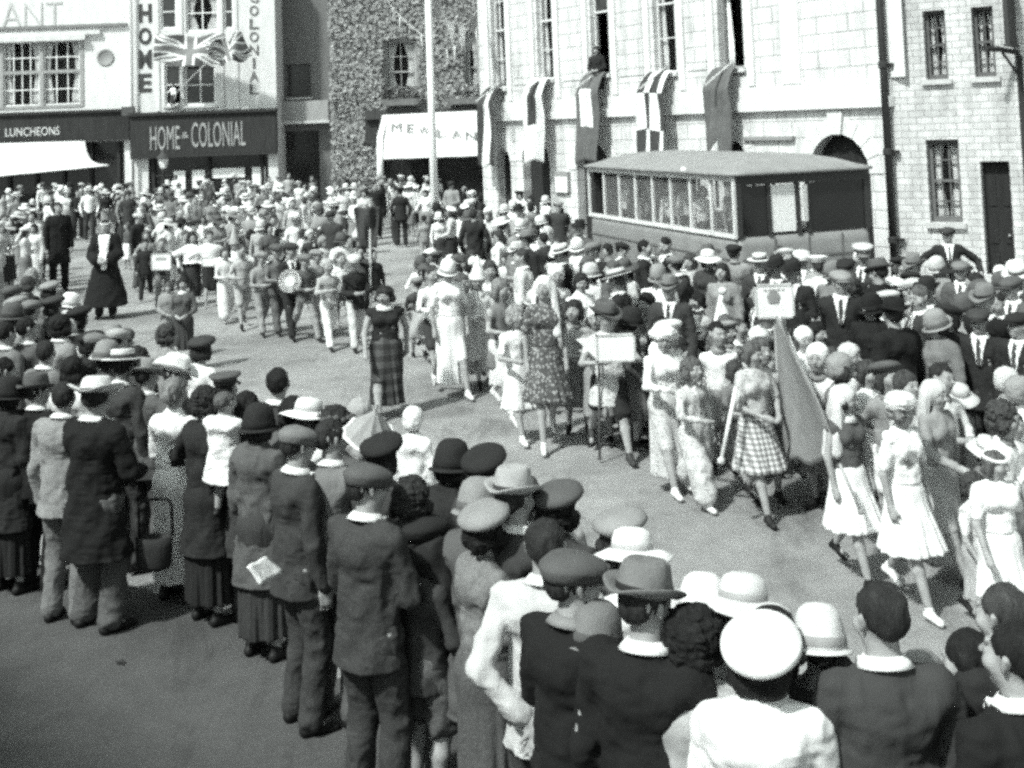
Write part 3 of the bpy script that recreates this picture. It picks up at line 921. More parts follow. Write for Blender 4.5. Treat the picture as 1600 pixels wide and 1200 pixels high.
def facade(name, M, u0, u1, z1, holes, m, depth=8.0, parent=None, rev=.24, z0=-.1):
    """a wall with real openings: holes are (u0,u1,z0,z1,arch)"""
    mb = MB()
    hs = [(a, b, c, d) for a, b, c, d, *_ in holes]
    U = sorted(set([u0, u1] + [v for h in hs for v in h[:2]])); Z = sorted(set([z0, z1] + [v for h in hs for v in h[2:4]]))
    for i in range(len(U)-1):
        for j in range(len(Z)-1):
            cu, cz = (U[i]+U[i+1])/2, (Z[j]+Z[j+1])/2
            if any(h[0] < cu < h[1] and h[2] < cz < h[3] for h in hs): continue
            mb.add([(U[i],0,Z[j]),(U[i+1],0,Z[j]),(U[i+1],0,Z[j+1]),(U[i],0,Z[j+1])], [(0,1,2,3)])
    for h in holes:
        a, b, c, d = h[:4]; arch = len(h) > 4 and h[4]
        if arch:
            r = (b-a)/2; n = 14; zc = d - r
            arc = [(a + r - r*math.cos(math.pi*k/n), zc + r*math.sin(math.pi*k/n)) for k in range(n+1)]
            mb.add([(a,0,d)] + [(x,0,z) for x, z in arc[:n//2+1]], [tuple(range(n//2+2))[::-1]])
            mb.add([(b,0,d)] + [(x,0,z) for x, z in arc[n//2:]], [tuple(range(n-n//2+2))])
            path = [(a, c)] + arc + [(b, c)]
        else: path = [(a, c), (a, d), (b, d), (b, c)]
        path = path + [path[0]]
        for k in range(len(path)-1):
            (x0, q0), (x1, q1) = path[k], path[k+1]
            mb.add([(x0,0,q0),(x1,0,q1),(x1,rev,q1),(x0,rev,q0)], [(0,1,2,3)])
    for x in (u0, u1): mb.add([(x,0,z0),(x,depth,z0),(x,depth,z1),(x,0,z1)], [(0,1,2,3)])
    mb.add([(u0,0,z1),(u1,0,z1),(u1,depth,z1),(u0,depth,z1)], [(0,1,2,3)])
    mb.add([(u0,depth,z0),(u1,depth,z0),(u1,depth,z1),(u0,depth,z1)], [(0,1,2,3)])
    mb.add([(u0,depth*.5,z0),(u1,depth*.5,z0),(u1,depth*.5,z1),(u0,depth*.5,z1)], [(0,1,2,3)])
    return mb.build(name, m, parent)

def window(par, h, nx=2, nz=4, fg=.7, pg=.03, open_=False, curtain=0, y=.15, fw=.05, bw=.025, sill=True, sg=.6, blind=0):
    a, b, c, d = h[:4]
    mb = MB(); e = .003
    mb.box((a+e, y, c+e), (a+fw, y+.07, d-e)); mb.box((b-fw, y, c+e), (b-e, y+.07, d-e))
    mb.box((a+fw, y, c+e), (b-fw, y+.07, c+fw*1.3)); mb.box((a+fw, y, d-fw), (b-fw, y+.07, d-e))
    zm = (c+d)/2
    mb.box((a+fw, y-.01, zm-.025), (b-fw, y+.06, zm+.025))
    for i in range(1, nx):
        x = a+fw + (b-a-2*fw)*i/nx
        mb.box((x-bw/2, y+.012, (zm+.025) if open_ else c+fw*1.3), (x+bw/2, y+.045, d-fw))
    for j in range(1, nz):
        z = c+(d-c)*j/nz
        if abs(z-zm) < .06 or (open_ and z < zm): continue
        mb.box((a+fw, y+.010, z-bw/2), (b-fw, y+.047, z+bw/2))
    w = mb.build('window', mat(fg, 'plain', .7), par)
    pn = MB(); z0 = zm if open_ else c+fw
    pn.add([(a+fw, y+.03, z0), (b-fw, y+.03, z0), (b-fw, y+.03, d-fw), (a+fw, y+.03, d-fw)], [(0,1,2,3)])
    pn.build('pane', mat(pg, 'clear' if curtain else 'glass', .2), w)
    bk = MB(); bk.box((a-.3, .9, c-.2), (b+.3, 1.0, d+.2)); 
    bk.build('room_interior', mat(.02, 'plain'), w)
    if curtain:
        for s in (0, 1):
            g = []
            for i in range(12):
                t = i/11; z = d - fw - (d-c-fw)*t; row = []
                for j in range(9):
                    q = j/8; wd = (b-a)*curtain*(1 - .45*math.sin(math.pi*min(t*1.2, 1)))
                    x = (a+fw + wd*q) if s == 0 else (b-fw - wd*q)
                    row.append((x, y+.12+.02*math.sin(q*19+t*2), z))
                g.append(row)
            sheet_obj('curtain', g, mat(.7, 'plain'), w, .004)
    if sill:
        sb = MB(); sb.box((a-.07, -.09, c-.10), (b+.07, .10, c-.004)); sb.build('sill', mat(sg, 'render'), w)
    return w

def text_mesh(txt, w, h, depth=.02, bold=0.0):
    cu = bpy.data.curves.new('txt', 'FONT'); cu.body = txt; cu.extrude = .5; cu.offset = bold
    cu.align_x = 'CENTER'; cu.align_y = 'CENTER'; cu.resolution_u = 3
    o = bpy.data.objects.new('txt', cu); COL.objects.link(o)
    bpy.context.view_layer.update()
    me = bpy.data.meshes.new_from_object(o.evaluated_get(bpy.context.evaluated_depsgraph_get()))
    bpy.data.objects.remove(o)
    c = np.zeros(len(me.vertices)*3); me.vertices.foreach_get('co', c); c = c.reshape(-1, 3)
    lo, hi = c.min(0), c.max(0); ex = hi - lo; ex[ex == 0] = 1
    c = (c - (lo+hi)/2) / ex * np.array([w, h, depth])
    c = np.stack([c[:, 0], -c[:, 2], c[:, 1]], 1)         # stand it up: reads from -y
    me.vertices.foreach_set('co', c.ravel()); me.update()
    return me

# ---- town hall ------------------------------------------------------------
MH, LH = wall_frame((-.28, 35.8), (7.5, 23.7))
hall = empty('town_hall', MH)
tag(hall, 'pale stone town hall with tall first floor windows and round arches', 'building')
def rect(M, x0, x1, y0, y1, zt=None, zb=None):
    xm = (x0+x1)/2; ym = max((y0+y1)/2, 0)
    ua, _ = on_wall(M, x0, ym); ub, _ = on_wall(M, x1, ym)
    _, z1 = on_wall(M, xm, y0); _, z0 = on_wall(M, xm, y1)
    return [ua, ub, z0 if zb is None else zb, z1 if zt is None else zt]
uL = on_wall(MH, 749, 100)[0]; uR = on_wall(MH, 1399, 250)[0]
H_ = []
up = [(768, 789, 138, 0), (839, 863, 124, 1), (923, 951, 116, 2), (1021, 1055, 114, 0), (1122, 1161, 107, 3)]
for x0, x1, yb, k in up: H_.append(rect(MH, x0, x1, 0, yb, zt=7.9))
arches = [(779, 800, 232), (819, 861, 214), (903, 955, 222), (999, 1048, 217), (1132, 1168, 219), (1268, 1362, 209)]
AH = []
for x0, x1, yt in arches:
    r = rect(MH, x0, x1, yt, 400, zb=.0); AH.append(r + [True])
hw = facade('wall', MH, uL, uR, 11, H_ + AH, mat(.70, 'ashlar'), 9, hall, .3)
for h, (x0, x1, yb, k) in zip(H_, up):
    w = window(hall, h, 1, 4, .62 if k != 3 else .25, .035, open_=k in (2, 3), curtain=.22 if k != 2 else 0, fw=.04)
for i, h in enumerate(AH):
    mb = MB(); a, b, c, d = h[:4]
    mb.box((a+.003, .26, c), (b-.003, .30, d-.003))
    if i < 5:
        g = mb.build('arch_door', mat(.025, 'wood'), hall)
    else:
        g = mb.build('arch_door', mat(.02, 'wood'), hall)
    # voussoirs and keystone round the opening
    vb = MB(); r = (b-a)/2; zc = d - r; n = 9
    for k in range(n):
        a0 = math.pi*(k+.03)/n; a1 = math.pi*(k+.97)/n; r1 = r + (.34 if k != n//2 else .48)
        P = [(a+r-q*math.cos(t), zc+q*math.sin(t)) for q, t in ((r-.0, a0), (r1, a0), (r1, a1), (r-.0, a1))]
        vb.prism(P, -.025 if k != n//2 else -.07, .02)
    vb.build('arch_stones', mat(.68, 'render'), hall)
zs = on_wall(MH, 1100, 176)[1]
mb = MB(); mb.box((uL-.08, -.14, zs-.02), (uR+.05, -.002, zs+.20)); mb.box((uL-.05, -.07, zs+.203), (uR+.03, -.002, zs+.52)); mb.build('string_course', mat(.68, 'render'), hall)
mb = MB(); 
for k in range(len(H_)):
    a, b = H_[k][:2]
    for s in ((a-.34, a-.12), (b+.12, b+.34)): mb.box((s[0], -.06, zs+.55), (s[1], -.001, 10.4))
for x in (1222, 1380):
    u = on_wall(MH, x, 60)[0]; mb.box((u-.02, -.03, zs+.55), (u+.5, -.001, 10.4))
mb.build('pilaster', mat(.70, 'render'), hall)
mb = MB()
for k in range(4):
    a = H_[k][1]+.42; b = H_[k+1][0]-.42
    if b > a + .3: mb.box((a, -.025, zs+1.0), (b, -.001, 9.6))
mb.build('wall_panel', mat(.67, 'ashlar'), hall)
# small signs and ledges on the ground floor wall
for x0, x1, y0, y1 in ((1165, 1243, 213, 219), (870, 892, 268, 300)):
    r = rect(MH, x0, x1, y0, y1); mb = MB(); mb.box((r[0], -.10, r[2]), (r[1], -.002, r[3])); mb.build('ledge', mat(.28, 'render'), hall)
r = rect(MH, 872, 893, 276, 300); mb = MB(); mb.box((r[0]+.04, -.125, r[2]), (r[1]-.04, -.103, r[3])); mb.build('notice_board', mat(.75, 'notice'), hall)

# ---- right hand stone building ---------------------------------------------
pB = MH @ Vector((uR, 0, 0))
MR, LR = wall_frame((pB.x, pB.y), (pB.x + 1.9*3, pB.y - 1.25*3))
stone = empty('stone_building', MR)
tag(stone, 'coursed rubble stone building with a plain dark door beside the town hall', 'building')
RW = [rect(MR, 1444, 1479, 16, 124), rect(MR, 1520, 1554, 10, 120), rect(MR, 1450, 1501, 218, 348)]
RD = rect(MR, 1536, 1582, 252, 420, zb=0.0)
facade('wall', MR, 0.0, 8.0, 11, RW + [RD], mat(.64, 'rubble'), 9, stone, .26)
for h in RW[:2]: window(stone, h, 2, 4, .10, .03, curtain=.3, fw=.07, sg=.5)
window(stone, RW[2], 3, 4, .12, .05, curtain=.34, fw=.08, sg=.5)
mb = MB(); a, b, c, d = RD
mb.box((a+.003, .2, c), (b-.003, .25, d-.003))
for k in range(2):
    for j in range(3):
        mb.box((a+.08+k*(b-a)/2, .18, .15+j*.7), (a-.04+(k+1)*(b-a)/2, .198, .7+j*.7))
dr = mb.build('door', mat(.02, 'wood'), stone)
mb = MB(); mb.lathe([(.001, -.03), (.03, -.01), (.03, .01), (.001, .03)], 10, M=Matrix.Translation((b-.1, .15, 1.0))); mb.build('handle', mat(.3, 'metal', .4), dr)
mb = MB(); mb.box((a-.3, -.45, -.1), (b+.3, -.002, .14)); mb.box((a-.3, -.25, .143), (b+.3, -.004, .30)); mb.build('doorstep', mat(.5, 'render'), stone)
# drainpipe between the two buildings
pipe = empty('drainpipe', MH @ Matrix.Translation((on_wall(MH, 1397, 250)[0], -.16, 0)))
tag(pipe, 'long black drainpipe down the wall where the two stone buildings meet', 'drainpipe')
mb = MB(); mb.tube([(0, 0, .1), (0, 0, 10.5)], .075, 12); mb.build('pipe', mat(.02, 'metal', .6), pipe, True)
for z in (.9, 2.6, 4.3, 6.0):
    mb = MB(); mb.lathe([(.076, -.07), (.10, -.05), (.10, .05), (.076, .07)], 12, M=Matrix.Translation((0, 0, z))); mb.box((-.16, .05, z-.03), (.16, .155, z+.03)); mb.build('bracket', mat(.02, 'metal', .6), pipe)
# projecting dark sign and its bracket at the frame's right edge
u0, z0 = on_wall(MR, 1592, 300)
sg_ = empty('hanging_sign', MR @ Matrix.Translation((u0+.15, 0, 0)))
tag(sg_, 'dark wooden signboard and bracket at the right end of the stone wall', 'sign')
zb = on_wall(MR, 1590, 78)[1]; zt = on_wall(MR, 1590, 10)[1]
mb = MB(); mb.box((-.04, -.08, .3), (.06, -.002, zb-.1)); mb.build('post', mat(.03, 'wood'), sg_)
mb = MB(); mb.tube([(0, -.05, zb-.05), (-.25, -.5, zb+.02), (-.4, -.8, zb+.02)], .05, 8); mb.tube([(0, -.05, zb-.5), (-.2, -.4, zb-.05)], .03, 6); mb.build('bracket', mat(.02, 'metal'), sg_)
mb = MB(); mb.box((-.08, -.75, zb+.09), (0, -.05, zb+1.5)); mb.box((-.10, -.79, zb+.05), (.02, -.01, zb+.087)); mb.build('board', mat(.05, 'wood'), sg_)

# ---- far shops --------------------------------------------------------------
def fr(x_px, Y=BD, y=100):
    p = at_y(x_px, y, Y); return p
def front(name, label, x0, x1, Y, z1, holes_px, m, depth=8):
    pa = at_y(x0, 150, Y); M = Matrix.Translation((pa.x, Y, 0)) @ Matrix.Rotation(R(.8), 4, 'Z')
    root = empty(name, M); tag(root, label, 'building')
    hs = [rect(M, *h[:4]) for h in holes_px]
    u1 = on_wall(M, x1, 150)[0]
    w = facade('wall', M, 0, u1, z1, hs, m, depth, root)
    return root, M, hs, u1
# cafe on the left
cafe, MC, HC, uC = front('cafe_building', 'white rendered cafe with a bay window above its dark fascia, far left', -90, 204, BD, 12,
    [(-60, 128, 62, 169), (-40, 195, 224, 330)], mat(.72, 'render'))
a, b, c, d = HC[0]
mb = MB()
for x in np.linspace(a, b, 4): mb.box((x-.09, -.04, c), (x+.09, .12, d-.1))
for z in (c+.0, (c+d)/2+.05): mb.box((a, -.03, z-.05), (b, .10, z+.08))
bay = mb.build('bay_frame', mat(.30, 'plain'), cafe)
n = 3
for i in range(n):
    x0 = a+(b-a)*i/n+.1; x1 = a+(b-a)*(i+1)/n-.1
    window(cafe, (x0, x1, c+.09, d-.12), 4 if i == 1 else 3, 4, .78, .04, open_=False, curtain=.22, sill=False, y=.04, bw=.045)
mb = MB(); mb.box((a-.2, -.32, d-.12), (b+.25, -.002, d+.12)); mb.box((a-.1, -.2, d+.123), (b+.9, -.003, d+.32)); mb.build('cornice', mat(.66, 'render'), cafe)
zc = on_wall(MC, 100, 44)[1]
mb = MB(); mb.box((0, -.16, zc), (uC-.1, -.004, zc+.14)); mb.build('string_course', mat(.22, 'render'), cafe)
z0 = on_wall(MC, 100, 222)[1]; z1 = on_wall(MC, 100, 178)[1]
mb = MB(); mb.box((0, -.30, z0), (uC-.02, -.006, z1)); mb.box((0, -.42, z1+.003), (uC, -.006, z1+.14)); fas = mb.build('fascia', mat(.03, 'wood'), cafe)
def put_text(par, M, txt, x0, x1, y0, y1, g, yoff, pat='plain', bold=0.0, name='lettering'):
    r = rect(M, x0, x1, y0, y1)
    me = text_mesh(txt, r[1]-r[0], r[3]-r[2], .03, bold)
    o = link(name, me, mat(g, pat), par); o.location = ((r[0]+r[1])/2, yoff, (r[2]+r[3])/2); return o
put_text(fas, MC, 'LUNCHEONS', 13, 97, 199, 212, .55, -.318)
put_text(cafe, MC, 'ANT', 3, 98, 4, 42, .46, -.018, bold=-.012)
u, z = on_wall(MC, 165, 90)
mb = MB(); mb.lathe([(.39, 0), (.40, .03), (.33, .045), (.31, .02), (.001, .02)], 32, M=Matrix.Translation((u, -.002, z)) @ Matrix.Rotation(R(90), 4, 'X')); mb.build('round_plaque', mat(.30, 'render'), cafe, True)
mb = MB(); a, b, c, d = HC[1]; mb.box((a, .22, c), (b, .24, d)); mb.build('shop_window', mat(.02, 'glass', .2), cafe)
mb = MB()
for x in np.linspace(a+.3, b-.3, 6): mb.box((x-.06, .05, c), (x+.06, .2, d))
mb.box((a, .04, c), (b, .2, c+.8)); mb.build('shop_frame', mat(.04, 'wood'), cafe)
def awning(name, label, TL, TR, BR, BL, m, sag=.12, n=14, valance=.18):
    g = []
    for i in range(9):
        t = i/8; row = []
        for j in range(n+1):
            s = j/n
            p = Vector(TL).lerp(Vector(TR), s).lerp(Vector(BL).lerp(Vector(BR), s), t)
            p.z -= sag*math.sin(math.pi*t)*(1+.25*math.sin(s*14)); p.x -= .0 if s < .97 else sag*math.sin(math.pi*t)*1.0
            row.append(p)
        g.append(row)
    for q in (1,):
        g.append([p + Vector((0, .0, -valance*(1 + .15*math.sin(k*1.9)))) for k, p in enumerate(g[-1])])
    o = sheet_obj(name, g, m, None, .015); tag(o, label, 'awning'); return o
aw = awning('awning', 'white canvas awning over the cafe shop window, lower left shop', at_y(-70, 226, BD-.4), at_y(133, 220, BD-.4), at_y(170, 257, BD-2.6), at_y(-70, 280, BD-2.6), mat(.80, 'awning'), .25, valance=.05)

# grocer's shop
hc_, MG, HG, uG = front('grocer_shop_building', 'white fronted grocer shop with large painted letters beside the cafe', 206, 432, BD-.5, 12,
    [(251, 276, -10, 46), (290, 341, -10, 50), (349, 365, -10, 46), (257, 284, 100, 165), (288, 337, 100, 165), (232, 420, 243, 330)], mat(.70, 'render'))
for i, h in enumerate(HG[:5]): window(hc_, h, 2 if i in (1, 4) else 1, 2, .8, .03, curtain=.3 if i == 1 else 0, open_=(i == 3), sill=i > 2, y=.1, fw=.09, bw=.05)
for i, (y0, y1) in enumerate(((6, 35), (43, 70), (78, 107), (115, 144))): put_text(hc_, MG, 'HOME'[i], 217, 237, y0, y1, .06, -.018, bold=.035)
for i, chh in enumerate('COLONIAL'): put_text(hc_, MG, chh, 390 if chh != 'I' else 395, 404 if chh != 'I' else 399, -12+i*20.5, 4+i*20.5, .14, -.018, bold=.015)
z0 = on_wall(MG, 320, 240)[1]; z1 = on_wall(MG, 320, 178)[1]
mb = MB(); mb.box((-.02, -.32, z0), (uG+.02, -.006, z1)); mb.box((-.05, -.45, z1+.003), (uG+.05, -.006, z1+.15)); mb.box((.0, -.36, z0-.12), (uG, -.006, z0-.003)); fas = mb.build('fascia', mat(.035, 'wood'), hc_)
put_text(fas, MG, 'HOME', 238, 284, 197, 234, .34, -.338)
put_text(fas, MG, '&', 287, 298, 206, 216, .34, -.338)
put_text(fas, MG, 'COLONIAL', 302, 386, 190, 229, .34, -.338)
a, b, c, d = HG[5]; mb = MB(); mb.box((a, .22, c), (b, .24, d)); mb.build('shop_window', mat(.02, 'glass', .2), hc_)
for x0, x1, y0, y1 in ((270, 288, 267, 297), (299, 319, 266, 297), (330, 381, 263, 278), (393, 414, 261, 290)):
    r = rect(MG, x0, x1, y0, y1); mb = MB(); mb.box((r[0], .16, r[2]), (r[1], .19, r[3])); mb.build('window_bill', mat(.8, 'plain'), hc_)
mb = MB()
for x in (a+.2, (a+b)/2, b-.3): mb.box((x-.07, .05, c), (x+.07, .2, d))
mb.box((a, .04, c), (b, .2, c+.5))
mb.build('shop_frame', mat(.03, 'wood'), hc_)
mb = MB()
for x in (246, 283, 346, 369):
    u = on_wall(MG, x, 60)[0]; mb.box((u-.08, -.05, z1+.2), (u+.08, -.002, 11))
mb.build('pilaster', mat(.70, 'render'), hc_)
pp = at_y(207, 200, BD-.75); dp = empty('drainpipe', Matrix.Translation((pp.x, BD-.75, 0)))
tag(dp, 'thin pale drainpipe between the cafe and the grocer shop', 'drainpipe')
mb = MB(); mb.tube([(0, 0, 0), (0, 0, 11)], .06, 8); mb.build('pipe', mat(.35, 'metal'), dp, True)
mb = MB(); mb.box((-.45, -.12, 4.35), (.1, .1, 4.75)); mb.build('hopper', mat(.08, 'metal'), dp)

# alley gable
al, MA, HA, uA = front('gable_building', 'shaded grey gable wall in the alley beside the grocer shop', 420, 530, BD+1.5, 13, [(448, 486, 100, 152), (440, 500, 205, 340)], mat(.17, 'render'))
for h in HA[:1]: window(al, h, 2, 4, .1, .03, fw=.07)
mb = MB(); a, b, c, d = HA[1]; mb.box((a, .2, c), (b, .24, d)); mb.build('shop_window', mat(.02, 'glass'), al)
r = rect(MA, 434, 516, 158, 189); mb = MB(); mb.box((r[0], -.7, r[2]), (r[1], -.004, r[3])); mb.build('signboard', mat(.35, 'render'), al)
mb = MB(); mb.box((r[0]-.05, -.8, r[2]-.12), (r[1]+.05, -.004, r[2]-.003)); mb.build('ledge', mat(.62, 'render'), al)

# ivy house
IY = 52.0
iv, MI, HI, uI = front('ivy_house', 'grey house front covered in creeper behind the tall white pole', 517, 775, IY, 12, [(603, 650, 64, 160), (727, 748, 50, 160), (600, 768, 190, 330)], mat(.30, 'render'))
window(iv, HI[0], 2, 4, .45, .03, curtain=.36, fw=.07)
window(iv, HI[1], 1, 4, .35, .03, curtain=.45, fw=.07)
a, b, c, d = HI[2]; mb = MB(); mb.box((a, .2, c), (b, .24, d)); mb.build('shop_window', mat(.015, 'glass'), iv)
r = rect(MI, 572, 760, 170, 184); mb = MB(); mb.box((r[0], -.5, r[2]), (r[1], -.004, r[3])); mb.build('fascia', mat(.06, 'wood'), iv)
r = rect(MI, 572, 592, 186, 225); mb = MB(); mb.box((r[0], -.3, r[2]), (r[1], -.004, r[3])); mb.build('signboard', mat(.05, 'wood'), iv)
r = rect(MI, 531, 554, 262, 300); mb = MB(); mb.box((r[0], -.03, r[2]), (r[1], -.002, r[3])); mb.build('door', mat(.06, 'wood'), iv)
r = rect(MI, 640, 735, 25, 44); mb = MB(); mb.box((r[0]+.6, -.12, r[2]), (r[1], -.002, r[3])); mb.build('ledge', mat(.15, 'render'), iv)
def leaves(name, label, cat, M, pts, size, m, parent=None):
    V = np.zeros((len(pts)*4, 3)); rs = np.random.RandomState(len(pts))
    P = np.array(pts); n = len(P)
    a = rs.normal(size=(n, 3)); a[:, 1] *= (.22 if name == 'ivy' else .5); a /= np.linalg.norm(a, axis=1)[:, None]
    b = rs.normal(size=(n, 3)); b[:, 1] *= (.22 if name == 'ivy' else 1); b -= a*(a*b).sum(1)[:, None]; b /= np.linalg.norm(b, axis=1)[:, None]
    s = size*(.6+.8*rs.rand(n))[:, None]
    V[0::4] = P-a*s; V[1::4] = P+b*s*.6; V[2::4] = P+a*s; V[3::4] = P-b*s*.6
    me = mesh_np(name, V, np.arange(n*4).reshape(-1, 4))
    o = link(name, me, m, parent)
    if parent is None:
        o.matrix_world = M; tag(o, label, cat)
    return o
rs = np.random.RandomState(3); pts = []
while len(pts) < 13000:
    u = rs.rand()*uI; z = 1.2 + rs.rand()*9.5
    if any(h[0]-.1 < u < h[1]+.1 and h[2]-.1 < z < h[3]+.1 for h in HI): continue
    dn = .5+.5*math.sin(u*1.3+2*math.sin(z*.8))*math.sin(z*1.1+u*.5)
    if rs.rand() > .15+.85*dn: continue
    pts.append((u, -.05-rs.rand()*.22*(.4+dn), z))
leaves('ivy', 'leafy creeper covering the grey house front above the long white awning', 'climbing plant', MI, pts, .085, mat(.30, 'leaf'))
for k, (x0, x1, yy) in enumerate(((600, 655, 165), (700, 750, 163))):
    r = rect(MI, x0, x1, yy-26, yy)
    pts = [(rs.rand()*(r[1]-r[0]), -.35-rs.rand()*.35, .25+rs.rand()**1.6*.55) for _ in range(420)]
    root = empty('window_box', MI @ Matrix.Translation((r[0], 0, r[2])))
    tag(root, ['window box of bushy plants under the curtained window left of the white pole', 'window box of pale flowers under the window right of the white pole'][k], 'planter')
    mb = MB(); mb.box((0, -.7, 0), (r[1]-r[0], -.3, .28)); mb.build('box', mat(.15, 'wood'), root)
    leaves('plant', None, None, None, pts, .09, mat(.12 if k == 0 else .3, 'leaf'), root)
MZ = Matrix.Identity(4)
aw2 = awning('awning', 'long white lettered shop awning behind the tall white pole', at_y(597, 180, IY-.5), at_y(758, 172, IY-.5), at_y(762, 241, IY-2.4), at_y(590, 247, IY-2.4), mat(.80, 'awning'), .10, valance=.06)
A_, B_, C_ = at_y(597, 180, IY-.5), at_y(758, 172, IY-.5), at_y(762, 241, IY-2.4)
NA = (B_-A_).cross(C_-A_).normalized(); NA = -NA if NA.y > 0 else NA
for chh, x, y in (('M', 619, 196), ('E', 641, 198), ('W', 662, 201), ('L', 690, 205), ('A', 713, 207), ('N', 735, 209), ('D', 753, 210)):
    d_ = ray(x, y+3); o_ = Vector((0, 0, CAM_H)); p = o_ + d_*((A_-o_).dot(NA)/d_.dot(NA))
    me = text_mesh(chh, .42 if chh != 'E' else .30, .50, .02, .0)
    X_ = (B_-A_).normalized(); Z_ = -NA.cross(X_) if NA.cross(X_).z < 0 else NA.cross(X_); Y_ = Z_.cross(X_)
    o = link('lettering', me, mat(.22, 'plain'), aw2); p = p + NA*.03
    o.matrix_world = Matrix(((X_.x, Y_.x, Z_.x, p.x), (X_.y, Y_.y, Z_.y, p.y), (X_.z, Y_.z, Z_.z, p.z), (0, 0, 0, 1)))
gL = [[at_y(597, 181, IY-.55), at_y(596, 181, IY-.6)], ]
g = []
for i in range(10):
    t = i/9; g.append([at_y(589 + 8*(1-min(t*3, 1)) + q*9, 184+t*94, IY-.55-1.85*min(t*1.5, 1) - .02 - q*.05 + .04*math.sin(t*5+q*3)) for q in (0, .33, .66, 1)])
ac = sheet_obj('awning_curtain', g, mat(.8, 'awning'), None, .015); tag(ac, 'white side curtain hanging down at the left end of the lettered awning', 'awning curtain')

# bunting across the creeper wall
def bunting(name, label, A, B, n, size, sag=.4):
    A, B = Vector(A), Vector(B); root = empty(name, Matrix.Translation(A)); tag(root, label, 'bunting')
    pts = [A.lerp(B, i/20) - A + Vector((0, 0, -sag*math.sin(math.pi*i/20))) for i in range(21)]
    mb = MB(); mb.tube(pts, .012, 5); mb.build('string', mat(.5, 'plain'), root)
    for i in range(n):
        t = (i+.5)/n; p = A.lerp(B, t) - A + Vector((0, 0, -sag*math.sin(math.pi*t)))
        d = (B-A).normalized()*size*.42
        mb = MB(); q = Vector((.06*math.sin(i*2.1), .12*math.sin(i*1.3), -size)); e = Vector((0, .008, 0))
        mb.add([p-d, p+d, p+q, p-d+e, p+d+e, p+q+e], [(0,2,1), (3,4,5), (0,1,4,3), (1,2,5,4), (2,0,3,5)])
        mb.build('pennant', mat(.8 if i % 3 else .3, 'plain'), root)
bunting('bunting', 'string of small pennants sloping from the creeper house to the pole top', at_y(597, -12, IY-1), at_y(668, 60, 33), 5, .55, .2)
bunting('bunting', 'string of white pennants between the white pole and the town hall corner', at_y(672, -20, 33), at_y(748, 12, 36.2), 4, .75, .8)
bunting('bunting', 'lower string of small pennants in front of the creeper left of town hall', at_y(680, 75, IY-1), at_y(752, 30, 37), 5, .6, .35)
#bunting('bunting', 'row of pennants hanging along the top of the lettered awning', at_y(598, 148, IY-.9), at_y(752, 150, IY-.9), 5, .5, .12)

# ---- flags on the town hall --------------------------------------------------
def pat_flag(name, label, root_m, grid, fn, mats, thick=.01, pole=None):
    root = empty(name, root_m); tag(root, label, 'flag', None)
    o = sheet_obj('cloth', grid, mats[0], root, thick); me = o.data
    for m_ in mats[1:]: me.materials.append(m_)
    r = len(grid)-1; c = len(grid[0])-1; idx = np.zeros(len(me.polygons), np.int32)
    for i in range(r):
        for j in range(c):
            k = fn((j+.5)/c, (i+.5)/r); idx[i*c+j] = k; idx[r*c+i*c+j] = k
    me.polygons.foreach_set('material_index', idx)
    if pole:
        mb = MB(); mb.tube(pole, .025, 8); mb.build('pole', mat(.5, 'wood'), root)
    return root
FM = [mat(.05, 'plain'), mat(.74, 'plain'), mat(.11, 'plain')]
flags = [
 (H_[0], 138, 222, lambda u, v: 1 if .36 < u < .68 else 0, 'dark hanging flag with a white middle stripe, first town hall window from the left', 1.15),
 (H_[1], 124, 216, lambda u, v: 0 if (.34 < u < .68 and .12 < v < .62) else 1, 'white hanging flag with a dark middle bar below the second town hall window', 1.35),
 (H_[2], 118, 235, lambda u, v: 1 if (.22 < u < .74 and .3 < v < .68) else 2, 'grey hanging flag with a white rectangle below the middle town hall window', 1.3),
 (H_[3], 115, 222, lambda u, v: (int(u*4) + int(v*3)) % 2, 'chequered hanging flag below the fourth town hall window', 1.3),
 (H_[4], 108, 232, lambda u, v: 2, 'plain grey swallow tailed flag below the rightmost town hall window', 1.1)]
for k, (h, y0, y1, fn, lab, wd) in enumerate(flags):
    a, b, c, d = h; g = []; um = (a+b)/2; n = 30; ln = 2.25 if k != 4 else 2.0
    for i in range(n+1):
        t = i/n; row = []
        if t < .33: q = t/.33; y = -.12-.38*q; z = c+.05-.40*q*q-.12*q
        else: q = (t-.33)/.67; y = -.50+.03*math.sin(q*5); z = c-.47-(ln-.45)*q
        for j in range(13):
            s = j/12; sw = 1.0*wd*(.62+.25*min(t*2, 1)) * (1 - .16*t)
            zz = z - (0 if k != 4 else -.55*max(0, 1-abs(s-.5)*3.4)*max(0, t-.5)*2)
            row.append((um-.05+(s-.5)*sw, y-.065*math.sin(s*13+k*2+t*3)*min(1, t*1.5), zz-.07*math.sin(s*6+k)*t))
        g.append(row)
    pat_flag('flag', lab, MH, g, fn, FM, .008, [(um, -.02, c+.12), (um+.02, -.85, c-.38)])

